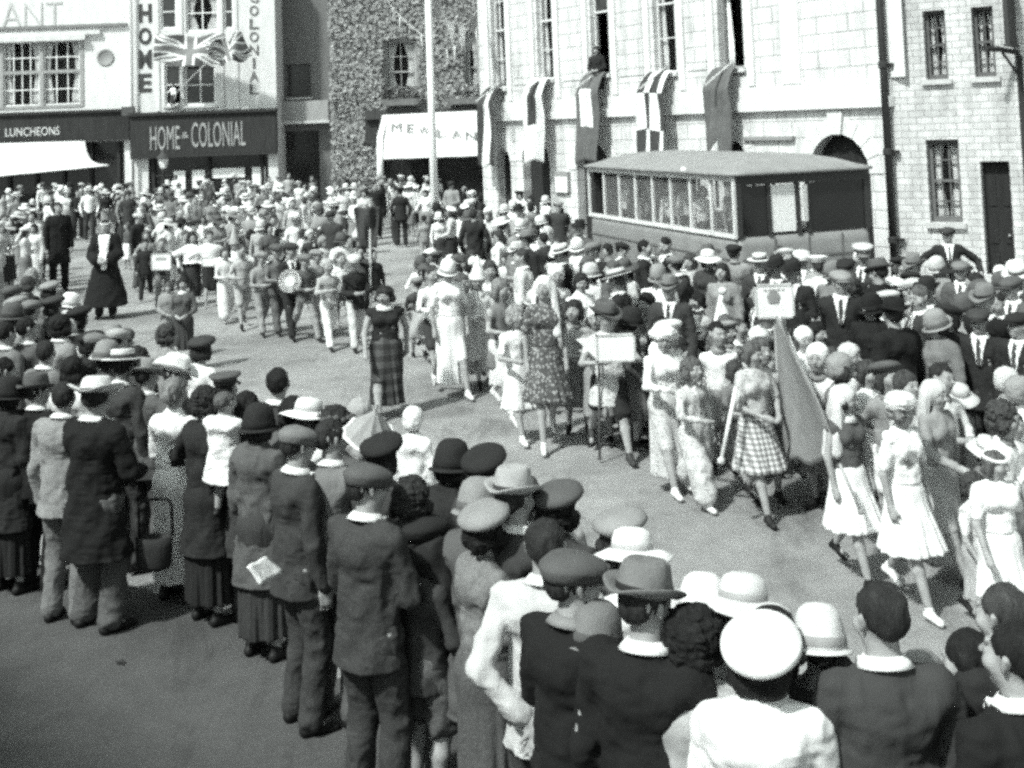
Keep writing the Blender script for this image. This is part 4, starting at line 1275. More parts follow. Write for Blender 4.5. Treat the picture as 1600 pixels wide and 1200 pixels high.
# two union flags on the grocer's front
def union(u, v, asp=2.0):
    x = (u-.5)*asp; y = v-.5
    if abs(x) < .10 or abs(y) < .10: return 2
    if abs(x) < .17 or abs(y) < .17: return 1
    for s in (1, -1):
        dd = abs(y*2/asp*1.0*asp/2*2 - s*x)/math.hypot(2, 1)
        dd = abs(2*y - s*x)/math.sqrt(5)
        if dd < .035: return 2
        if dd < .10: return 1
    return 0
UM = [mat(.10, 'plain'), mat(.78, 'plain'), mat(.20, 'plain')]
def union_flag(P00, P10, P11, P01, label, ripple, pole):
    g = []; P = [Vector(p) for p in (P00, P10, P11, P01)]
    for i in range(29):
        v = i/28; row = []
        for j in range(57):
            u = j/56; p = P[0].lerp(P[1], u).lerp(P[3].lerp(P[2], u), v)
            p.y -= .15*math.sin(u*9+v*3)*ripple; p.z -= .16*math.sin(u*math.pi)*ripple + .07*math.sin(u*13+v*4)*ripple
            row.append(p)
        g.append(row)
    pat_flag('union_flag', label, Matrix.Identity(4), g, union, UM, .01, pole)
Yf = BD-1.4
union_flag(at_y(243, 52, Yf), at_y(352, 52, Yf-.3), at_y(350, 104, Yf-.3), at_y(240, 96, Yf), 'union flag spread wide across the middle of the grocer shop front', .8, [at_y(268, 152, BD-.6), at_y(325, 96, Yf-.5)])
union_flag(at_y(322, 62, Yf-.6), at_y(378, 48, Yf-.6), at_y(392, 88, Yf-.5), at_y(328, 92, Yf-.5), 'smaller crumpled union flag right of the wide one on grocer front', 1.4, [at_y(322, 100, Yf-.6), at_y(332, 50, Yf-.6)])

# ---- bus ------------------------------------------------------------------------
BX, BY = Vector((.945, .327, 0)).normalized(), Vector((-.327, .945, 0)).normalized()
corner = at_y(1148, 300, 20.2)
MBUS = Matrix(((BX.x, BY.x, 0, corner.x), (BX.y, BY.y, 0, corner.y), (0, 0, 1, 0), (0, 0, 0, 1)))
bus = empty('bus', MBUS); tag(bus, 'grey single deck bus with pale domed roof parked before the town hall', 'bus')
BL_, BW_ = 6.3, 2.62
zw0, zw1, zr = 1.46, 2.33, 2.42
ypos_ = [0.02 + (BL_-.9)*i/7 for i in range(8)]
def ring(ins, z, n=6, r=.32, x0=0, x1=BW_, y0=0, y1=BL_):
    P = []; r = max(r-ins*.5, .05) if ins > 0 else r
    for cx, cy, a0 in ((x1-ins-r, y1-ins-r, 0), (x0+ins+r, y1-ins-r, 90), (x0+ins+r, y0+ins+r, 180), (x1-ins-r, y0+ins+r, 270)):
        for k in range(n+1):
            a = R(a0+90*k/n); P.append((cx+r*math.cos(a), cy+r*math.sin(a), z))
    return P
def loft(rings, cap0=True, cap1=True):
    mb = MB(); n = len(rings[0]); V = [p for r_ in rings for p in r_]
    F = [(i*n+j, i*n+(j+1) % n, (i+1)*n+(j+1) % n, (i+1)*n+j) for i in range(len(rings)-1) for j in range(n)]
    if cap0: F.append(tuple(range(n))[::-1])
    if cap1: F.append(tuple(range((len(rings)-1)*n, len(rings)*n)))
    mb.add(V, F); return mb
loft([ring(.05, .42, r=.14), ring(.0, .6, r=.14), ring(0, 1.25, r=.14), ring(.02, 1.40, r=.14)]).build('body', mat(.23, 'metal', .45), bus, True)
mb = MB()      # mouldings and panel joints
mb.box((-.018, .1, 1.02), (-.002, BL_-.1, 1.05)); mb.box((.1, -.018, 1.02), (BW_-.1, -.002, 1.05))
for y in ypos_[1:-1]: mb.box((-.012, y, .5), (-.0015, y+.025, 1.017))
for x in (.7, 1.35, 2.0): mb.box((x, -.012, .5), (x+.025, -.0015, 1.38))
mb.build('moulding', mat(.12, 'metal', .5), bus)
o = .13
loft([ring(-o, zr, r=.3), ring(-o, zr+.05, r=.3), ring(.06, zr+.10), ring(.35, zr+.20), ring(.7, zr+.28), ring(1.05, zr+.315)]).build('roof', mat(.23, 'metal', .6), bus, True)
mb = MB()      # window rail, posts and cant rail of the side
mb.box((-.025, .02, zw0-.07), (.03, BL_, zw0)); mb.box((-.02, .02, zw1), (.03, BL_, zr-.003))
ny = 7
ypos = [0.02 + (BL_-.9)*i/ny for i in range(ny+1)]
for y in ypos + [BL_-.06]: mb.box((-.022, y, zw0), (.028, y+.05, zw1))
mb.build('side_window_frame', mat(.66, 'metal', .5), bus)
mb = MB()
for y in ypos + [BL_-.06]: mb.box((BW_-.03, y, zw0), (BW_+.02, y+.06, zw1))
mb.box((BW_-.03, .02, zw1), (BW_+.02, BL_, zr-.003)); mb.build('side_window_frame', mat(.1, 'metal', .5), bus)
mb = MB()
for x0, x1 in ((.03, .12), (.60, .67), (1.15, 1.23), (1.36, 1.42), (BW_-.12, BW_-.02)): mb.box((x0, -.01, zw0-.05), (x1, .05, zr-.004))
mb.box((.03, -.012, zr-.16), (BW_-.02, .052, zr-.006)); mb.build('end_window_frame', mat(.03, 'metal', .5), bus)
mb = MB(); mb.box((1.28, -.06, zw0+.15), (1.34, -.015, zr-.2)); mb.build('grab_rail', mat(.5, 'metal', .5), bus)
for i in range(ny):
    mb = MB(); y = ypos[i]; mb.box((.0, y+.05, zw0), (.006, ypos[i+1], zw1)); mb.build('pane', mat(.25, 'clear', .1), bus)
for x0, x1, al_ in ((.12, .60, 0), (1.42, BW_-.12, 0)):
    mb = MB(); mb.box((x0, .015, zw0-.04), (x1, .022, zr-.17)); mb.build('pane', mat(.012, 'glass', .25), bus)
mb = MB(); mb.box((.68, .012, zw0), (1.14, .02, zr-.18)); mb.build('notice', mat(.8, 'notice'), bus)
mb = MB(); mb.box((.1, BL_-.1, 1.38), (BW_-.1, BL_-.05, zr-.01)); mb.box((.1, .2, 1.385), (BW_-.1, BL_-.2, 1.395)); mb.build('interior', mat(.03, 'plain'), bus)
for x in (.02, BW_-.26):
    for y in (1.0, BL_-1.2):
        mb = MB(); Mw = Matrix.Translation((x+.0, y, .44)) @ Matrix.Rotation(R(90), 4, 'Y')
        mb.lathe([(.20, 0), (.40, .0), (.44, .05), (.44, .19), (.40, .24), (.20, .24)], 28, M=Mw); w = mb.build('wheel', mat(.02, 'plain'), bus, True)
        mb = MB(); mb.lathe([(.001, .01), (.10, .0), (.20, .05), (.20, .19), (.10, .24), (.001, .23)], 20, M=Mw); mb.build('hub', mat(.3, 'metal'), w, True)
for x in (.35, BW_-.35):
    mb = MB(); mb.lathe([(.001, 0), (.07, .02), (.11, .08), (.12, .12), (.001, .13)], 16, M=Matrix.Translation((x, .02, .95)) @ Matrix.Rotation(R(90), 4, 'X')); mb.build('headlight', mat(.5, 'metal', .3), bus, True)
mb = MB(); mb.box((.1, -.16, .5), (BW_-.1, -.08, .6)); mb.box((.5, -.09, .52), (.6, .05, .58)); mb.box((BW_-.6, -.09, .52), (BW_-.5, .05, .58)); mb.build('bumper', mat(.2, 'metal', .4), bus)
mb = MB(); mb.lathe([(.001, 0), (.06, .01), (.06, .08), (.001, .1)], 12, M=Matrix.Translation((-.03, ypos[2]+.1, zr+.06)) @ Matrix.Rotation(R(-90), 4, 'Y')); mb.build('roof_lamp', mat(.7, 'metal', .4), bus, True)

# ---- tall white pole, gas lamp -------------------------------------------------
pb_ = on_height(682, 412, 0)
fp = empty('flagpole', Matrix.Translation(pb_)); tag(fp, 'tall plain white pole standing in the road, rising out of the picture', 'pole')
mb = MB(); mb.tube([(0, 0, 0), (0, 0, 4), (0, 0, 10)], .105, 14, .075); mb.build('pole', mat(.80, 'wood'), fp, True)
mb = MB(); mb.lathe([(.2, 0), (.2, .12), (.13, .18), (.106, .2)], 14); mb.build('base', mat(.5, 'plain'), fp, True)
q = at_y(256, 300, 46.0); lp = empty('street_lamp', Matrix.Translation((q.x, 46.0, 0))); tag(lp, 'gas street lamp with a tapered white lantern before the grocer shop', 'street lamp')
zb = at_y(256, 264, 46).z; zt = at_y(256, 248, 46).z
mb = MB(); mb.lathe([(.16, 0), (.16, .3), (.08, .5), (.06, 1.2), (.05, zb-.1), (.09, zb-.02), (.06, zb)], 12); mb.build('post', mat(.03, 'metal'), lp, True)
mb = MB(); mb.lathe([(.08, zb), (.12, zb+.05), (.20, zt-.02), (.20, zt)], 6); mb.build('lantern', mat(.8, 'plain'), lp)
mb = MB(); mb.lathe([(.25, zt+.003), (.20, zt+.10), (.10, zt+.2), (.06, zt+.3), (.03, zt+.36), (.001, zt+.40)], 12); mb.build('cap', mat(.05, 'metal'), lp)
mb = MB(); mb.tube([(-.3, 0, zb-.25), (.3, 0, zb-.25)], .02, 8); mb.build('ladder_bar', mat(.03, 'metal'), lp)

# unseen building added behind the camera to shade the near left corner
MS_, LS_ = wall_frame((-4.4, -2.4), (-13.5, 6.7))
sb_ = empty('brick_building', MS_); tag(sb_, 'unseen brick building added behind the viewer to shade the near road', 'building')
facade('wall', MS_, 0, LS_, 9.9, [(1+2.6*k, 2.1+2.6*k, 4.5, 6.6) for k in range(4)], mat(.3, 'brick'), 6, sb_)
for k in range(4): window(sb_, (1+2.6*k, 2.1+2.6*k, 4.5, 6.6))
# ---------------------------------------------------------------- the people
PLACED = []           # (x, y) ground positions
def place(px, ytop, H, kind, hat, foot=None, Y=None):
    """standing place of a figure whose headgear top is seen at (px, ytop)"""
    d = DIM(kind)
    if foot is not None:
        g = on_height(px, foot, 0)
        for _ in range(12):
            t = project((g.x, g.y, H + HATH[hat]*H/d['H']))[1]
            H += (t - ytop) / (FPX / g.y)
            H = max(.8, min(2.0, H))
        return g.x, g.y, H
    top = H + HATH[hat] * H / d['H'] * .9
    p = on_height(px, ytop, top)
    return p.x, p.y, H

def person(line, auto=False, base=0.0, lod=None, grp=None):
    spec, label = line.split('|'); t = spec.split(); label = label.strip()
    px, yt, H, yaw, kind = float(t[0]), float(t[1]), float(t[2]), float(t[3]), t[4]
    o = dict(arms='down', legs='stand', top='jacket', tc='2', bot='trousers', bc='2', hat=None, hc='2', hair='short', hairc='1', collar=None)
    foot = None; hy = 0; hp = 0; wx = 1.0; Y = None; shoe = '0'; xy = None
    for a in t[5:]:
        k, v = a.split('=')
        if k == 'a': o['arms'] = v
        elif k == 'l': o['legs'] = v
        elif k == 't': o['top'], o['tc'] = (v.split('/') + ['2'])[:2] if v != '-' else (None, '2')
        elif k == 'b': o['bot'], o['bc'] = (v.split('/') + ['2'])[:2] if v != '-' else (None, '2')
        elif k == 'h': o['hat'], o['hc'] = v.split('/') if v != '-' else (None, '2')
        elif k == 'r': o['hair'], o['hairc'] = v.split('/') if v != '-' else (None, '1')
        elif k == 'c': o['collar'] = v
        elif k == 'f': foot = float(v)
        elif k == 'hy': hy = float(v)
        elif k == 'hp': hp = float(v)
        elif k == 'w': wx = float(v)
        elif k == 's': shoe = v
    q7 = int(px*7 + yt*3)
    if hy == 0: hy = (-24, 0, 18, 0, 30)[q7 % 5]
    if hp == 0: hp = (-7, 0, 5, -4)[q7 % 4]
    if grp == PAR_ and foot is not None and kind != 'm' and o['legs'] == 'stand':
        o['legs'] = ('walk', 'stride', 'walk')[q7 % 3]
        if o['arms'] == 'down': o['arms'] = ('swing', 'down', 'one')[q7 % 3]
    x, y, H = place(px, yt, H, kind, o['hat'], foot)
    hpx = 1900 * H / y
    if lod is None: lod = 0 if hpx > 300 else (1 if hpx > 118 else 2)
    if lod == 2: o['collar'] = None
    M = Matrix.Translation((x, y, base)) @ Matrix.Rotation(R(yaw + 180), 4, 'Z')
    p, J = figure(M, kind, lod=lod, scale=H / DIM(kind)['H'], hy=hy, hp=hp, wx=wx, shoe=shoe, **o)
    tag(p, label, {'m': 'man', 'w': 'woman', 'c': 'child'}[kind], grp)
    PLACED.append((x, y)); p['px'] = px
    return p, (x, y, H)
FIG = {}
PAR_ = 'children and adults walking in the parade'
def P(group, text):
    for ln in text.strip().split('\n'):
        if ln.strip():
            p, q = person(ln, grp=group)
            if '@' in ln: pass
            FIG[(int(float(ln.split()[0])), int(float(ln.split()[1])))] = q

NEAR = 'spectators in the near crowd'
P(NEAR, '''
152 575 1.74 148 m f=985 a=front t=coat/0 b=trousers/3t h=panama/8 r=short/1 c=w w=1.22 hp=-8 | man in cream panama hat with dark band and black jacket, seen from behind
60 570 1.75 160 m f=925 t=jacket/0 b=trousers/0 h=trilby/3 c=w | man in dark trilby and black suit left of the panama hat
98 592 1.70 165 m t=jacket/5 b=trousers/4 r=short/1 c=w | bare headed man in pale grey jacket half hidden behind the panama hat
232 548 1.77 140 m f=890 a=front t=jacket/3t b=trousers/3 h=fedora/5 c=w hp=-8 | man in grey felt hat and tweed jacket right of the panama hat
277 588 1.58 160 w f=940 a=front t=shirt/9 b=longskirt/9 r=bun/4 | woman with fair hair in white blouse and long white skirt
326 602 1.62 140 w f=975 a=carry t=coat/1 b=longskirt/1 r=curly/1 | woman in black dress carrying a baby in white on her arm
358 572 1.80 140 m f=915 t=jacket/1 b=trousers/1 h=peaked/3 c=w | man in flat topped peaked cap and dark tunic behind the baby
432 570 1.74 150 m t=jacket/2 b=trousers/1 r=short/0 c=w | bare headed dark haired man with bright white collar at the road edge
404 626 1.62 150 w t=coat/3 b=longskirt/2 h=cloche/1 r=bob/1 | woman in dark close hat and long charcoal coat right of the baby
462 654 1.72 125 m t=jacket/2 b=trousers/2t h=flatcap/4 c=w | man in light flat cap with broad white collar and dark jacket
515 650 1.74 150 m a=one t=jacket/4 b=trousers/3t r=short/1 c=w | bare headed man in grey jacket holding a white paper at his side
570 711 1.76 145 m a=front t=jacket/2t b=trousers/2t h=flatcap/3 c=w hy=-25 | man in tweed flat cap and dark suit, largest figure left of centre
668 790 1.46 125 c f=1262 a=front t=jacket/2 b=shorts/3t h=flatcap/1 c=W w=1.1 | boy in black cap with wide white collar, grey shorts and bare knees
592 671 1.64 150 w t=coat/2 h=beret/1 r=bob/1 | woman in dark beret just behind the tweed flat cap
645 632 1.15 160 c t=coat/9 b=- h=bonnet/9 r=- | small child in white bonnet and white coat at the road edge
640 744 1.62 150 w t=coat/1 r=curly/1 | dark curly haired woman in black behind the boy in black cap
705 682 1.62 150 w t=coat/1 h=cloche/1 r=bob/1 | woman in black cloche hat and black coat beside the road
752 690 1.64 130 w t=coat/2 h=beret/1 r=bob/0 | woman in wide black hat right of the black cloche
800 711 1.74 140 m t=jacket/2 b=trousers/1 h=trilby/6 c=w | man in pale trilby with white collar among the black hats
752 775 1.62 120 w a=fold t=jumper/4t b=longskirt/3t h=beret/5 r=curly/0 | woman in pale beret over thick black hair and marled cardigan
868 745 1.64 150 w t=coat/2 h=beret/3 r=curly/0 | woman with thick black hair under a grey beret by the road
850 806 1.72 165 m a=behind t=jacket/7 b=trousers/2 r=short/1 c=w w=1.08 | man in cream jacket with one hand behind his back
890 845 1.76 135 m a=front t=jacket/0 b=trousers/0 h=flatcap/3 c=- w=1.08 | man in worn flat cap and black suit left of the grey fedora
985 811 1.60 165 w t=blouse/9 b=longskirt/8 h=wide/9 r=bob/3 | woman in wide white sun hat in the middle of the near crowd
966 786 1.62 160 w t=coat/3 h=beret/5 r=bob/1 | woman in grey beret just beyond the wide white sun hat
1003 853 1.78 155 m t=jacket/0 b=trousers/0 h=fedora/4 c=w w=1.05 | man in grey fedora with dark band and black suit at centre right
1047 918 1.50 160 w t=coat/6 b=longskirt/5 h=cloche/7 r=bob/3 | woman in cream cloche hat right of the grey fedora
1096 892 1.58 165 w t=blouse/8 b=longskirt/6 h=cloche/9 r=bob/3 | woman in white cloche hat left of the ribboned straw hat
1156 880 1.62 130 w t=coat/5 b=longskirt/4 h=wide/8 r=bob/3 | woman in ribboned straw hat above the big white beret
1080 942 1.66 170 w t=coat/6 b=longskirt/4 h=- r=curly/0 w=1.1 | woman with a great mass of black hair and a pale grey coat
1182 958 1.66 165 w a=front t=coat/9 b=longskirt/8 h=beret/9 r=bob/0 hp=12 w=1.08 | woman in large round white beret and white coat at the bottom edge
1276 940 1.56 150 w t=blouse/5f b=longskirt/4 h=cloche/8 r=bun/1 | woman in pale straw cloche right of the big white beret
1374 903 1.80 180 m t=jacket/2 b=trousers/1 r=short/1 c=w w=1.02 | bare headed dark haired man in dark suit with white collar at bottom right
1440 1010 1.45 170 w t=coat/6g b=skirt/6 h=kerchief/5 r=bob/3 | woman in checked dress beside the dark haired man at bottom right
1300 1012 1.42 180 w t=coat/6g b=skirt/6 h=- r=bob/2 | woman in checked coat left of the dark haired man at bottom right
1566 905 1.70 200 m t=jacket/1 b=trousers/1 r=short/2 c=- | bare headed man with greying hair near the right edge, bottom corner
1588 962 1.74 200 m t=jacket/0 b=trousers/0 r=short/0 c=w w=1.1 | black haired man in black suit cut off by the bottom right corner
1512 985 1.52 215 w t=coat/0 b=longskirt/0 r=bob/0 | woman in a black coat with bent head left of the corner man
1205 945 1.60 170 w t=coat/1 b=longskirt/1 h=cloche/0 r=bob/0 | woman in black close hat just behind the big white beret
930 935 1.55 150 w t=coat/4 b=longskirt/3 h=cloche/4 r=bob/2 | woman in dull grey cloche between flat cap man and grey fedora
745 742 1.62 150 w t=coat/3 h=cloche/5 r=bob/1 | woman in grey cloche behind the woman with pale beret
820 738 1.66 165 m t=jacket/3 r=short/2 c=w | bare headed man whose face shows right of the pale trilby
855 742 1.55 160 w t=coat/5 h=kerchief/5 r=bob/1 | woman in grey headscarf beside the thick haired woman near the road
95 487 1.76 140 m t=jacket/5t b=trousers/3 r=curly/0 c=w w=1.0 | dark haired man with grey jacket and white collar in the left crowd
42 492 1.74 150 m t=jacket/3 b=trousers/2 r=short/0 c=w | dark haired man with white collar near the left edge of the crowd
8 500 1.72 150 m t=jacket/4 b=trousers/2 r=short/0 c=w | dark haired man in grey jacket cut by the left edge
190 533 1.72 150 m t=jacket/2 b=trousers/2 h=boater/8 c=w | man in straw boater with black band in the left crowd
165 528 1.68 135 w t=coat/3 h=cloche/5 r=bob/1 | woman in dull felt hat left of the straw boater
182 506 1.66 140 m t=jacket/4 h=flatcap/6 c=w | man in pale flat cap beyond the straw boater
273 543 1.72 120 m t=jacket/3 h=panama/9 c=w | man in bright white panama hat tipped back at the road edge
312 520 1.60 150 w t=blouse/9 b=skirt/8 h=beret/2 r=bob/1 | woman in dark beret and white blouse beyond the white panama
215 540 1.66 150 w t=coat/2 h=- r=curly/1 | dark haired woman between the straw boater and grey felt hat
140 512 1.60 150 w t=coat/1 h=beret/1 r=bob/0 | woman in black beret between curly haired man and boater
48 462 1.68 140 m t=jacket/3 h=flatcap/4 c=w | man in dull flat cap in the upper part of left crowd
82 458 1.66 140 w t=coat/3 h=beret/2 r=bob/1 | woman in dark beret right of dull flat cap, upper left crowd
110 455 1.62 150 w t=coat/7 h=cloche/9 r=bob/4 | woman in white hat near the black gowned man
122 474 1.66 150 w t=coat/1 h=beret/1 r=bob/0 | woman in black beret below the white hat near the gowned man
48 418 1.62 40 w a=fold t=blouse/7 b=skirt/5 r=bob/5 | pale faced woman looking back toward the camera in left crowd
18 440 1.70 150 m t=jacket/2 h=flatcap/3 c=w | man in dark flat cap near the left edge, upper crowd
20 470 1.66 150 w t=coat/6 h=cloche/3 r=bob/1 | woman in light coat and dark hat near the left edge
14 585 1.60 150 w t=coat/1 b=longskirt/1 h=cloche/1 r=bob/0 | woman in black coat and hat at the left edge beside the black suit
5 555 1.70 150 m t=jacket/3 b=trousers/1 r=short/0 c=w | dark haired man at left edge level with the dark trilby
70 528 1.68 150 m t=jacket/4 b=trousers/2 r=short/1 c=w | man with dark hair just beyond the dark trilby
112 555 1.66 150 w t=coat/8 b=skirt/6 r=bob/0 | dark haired woman in white collar between trilby and panama
135 560 1.60 150 w t=blouse/8 b=skirt/5 h=- r=curly/1 | dark haired woman in white blouse beyond the cream panama
260 505 1.58 150 w t=coat/5 b=skirt/5 r=curly/2 | woman with tousled hair under the white panama hat group
480 612 1.60 150 w t=blouse/9 b=skirt/7 h=wide/9 r=bob/3 | woman in wide white hat at the road edge behind flat cap man
455 618 1.62 150 w t=coat/3 r=bob/0 | dark haired woman left of the wide white hat at road edge
522 634 1.58 150 c t=jumper/3 b=shorts/3 h=wreath/3 r=curly/1 | child with spiky headdress and dark hair behind the grey jacket
560 618 1.50 150 w t=blouse/6 b=skirt/6 h=kerchief/6 r=bob/2 | woman in pale headscarf next to the triangular pennant
385 610 1.60 150 w t=coat/2 r=bob/0 | dark haired woman just behind the peaked cap
''')
PAR = 'children and adults walking in the parade'
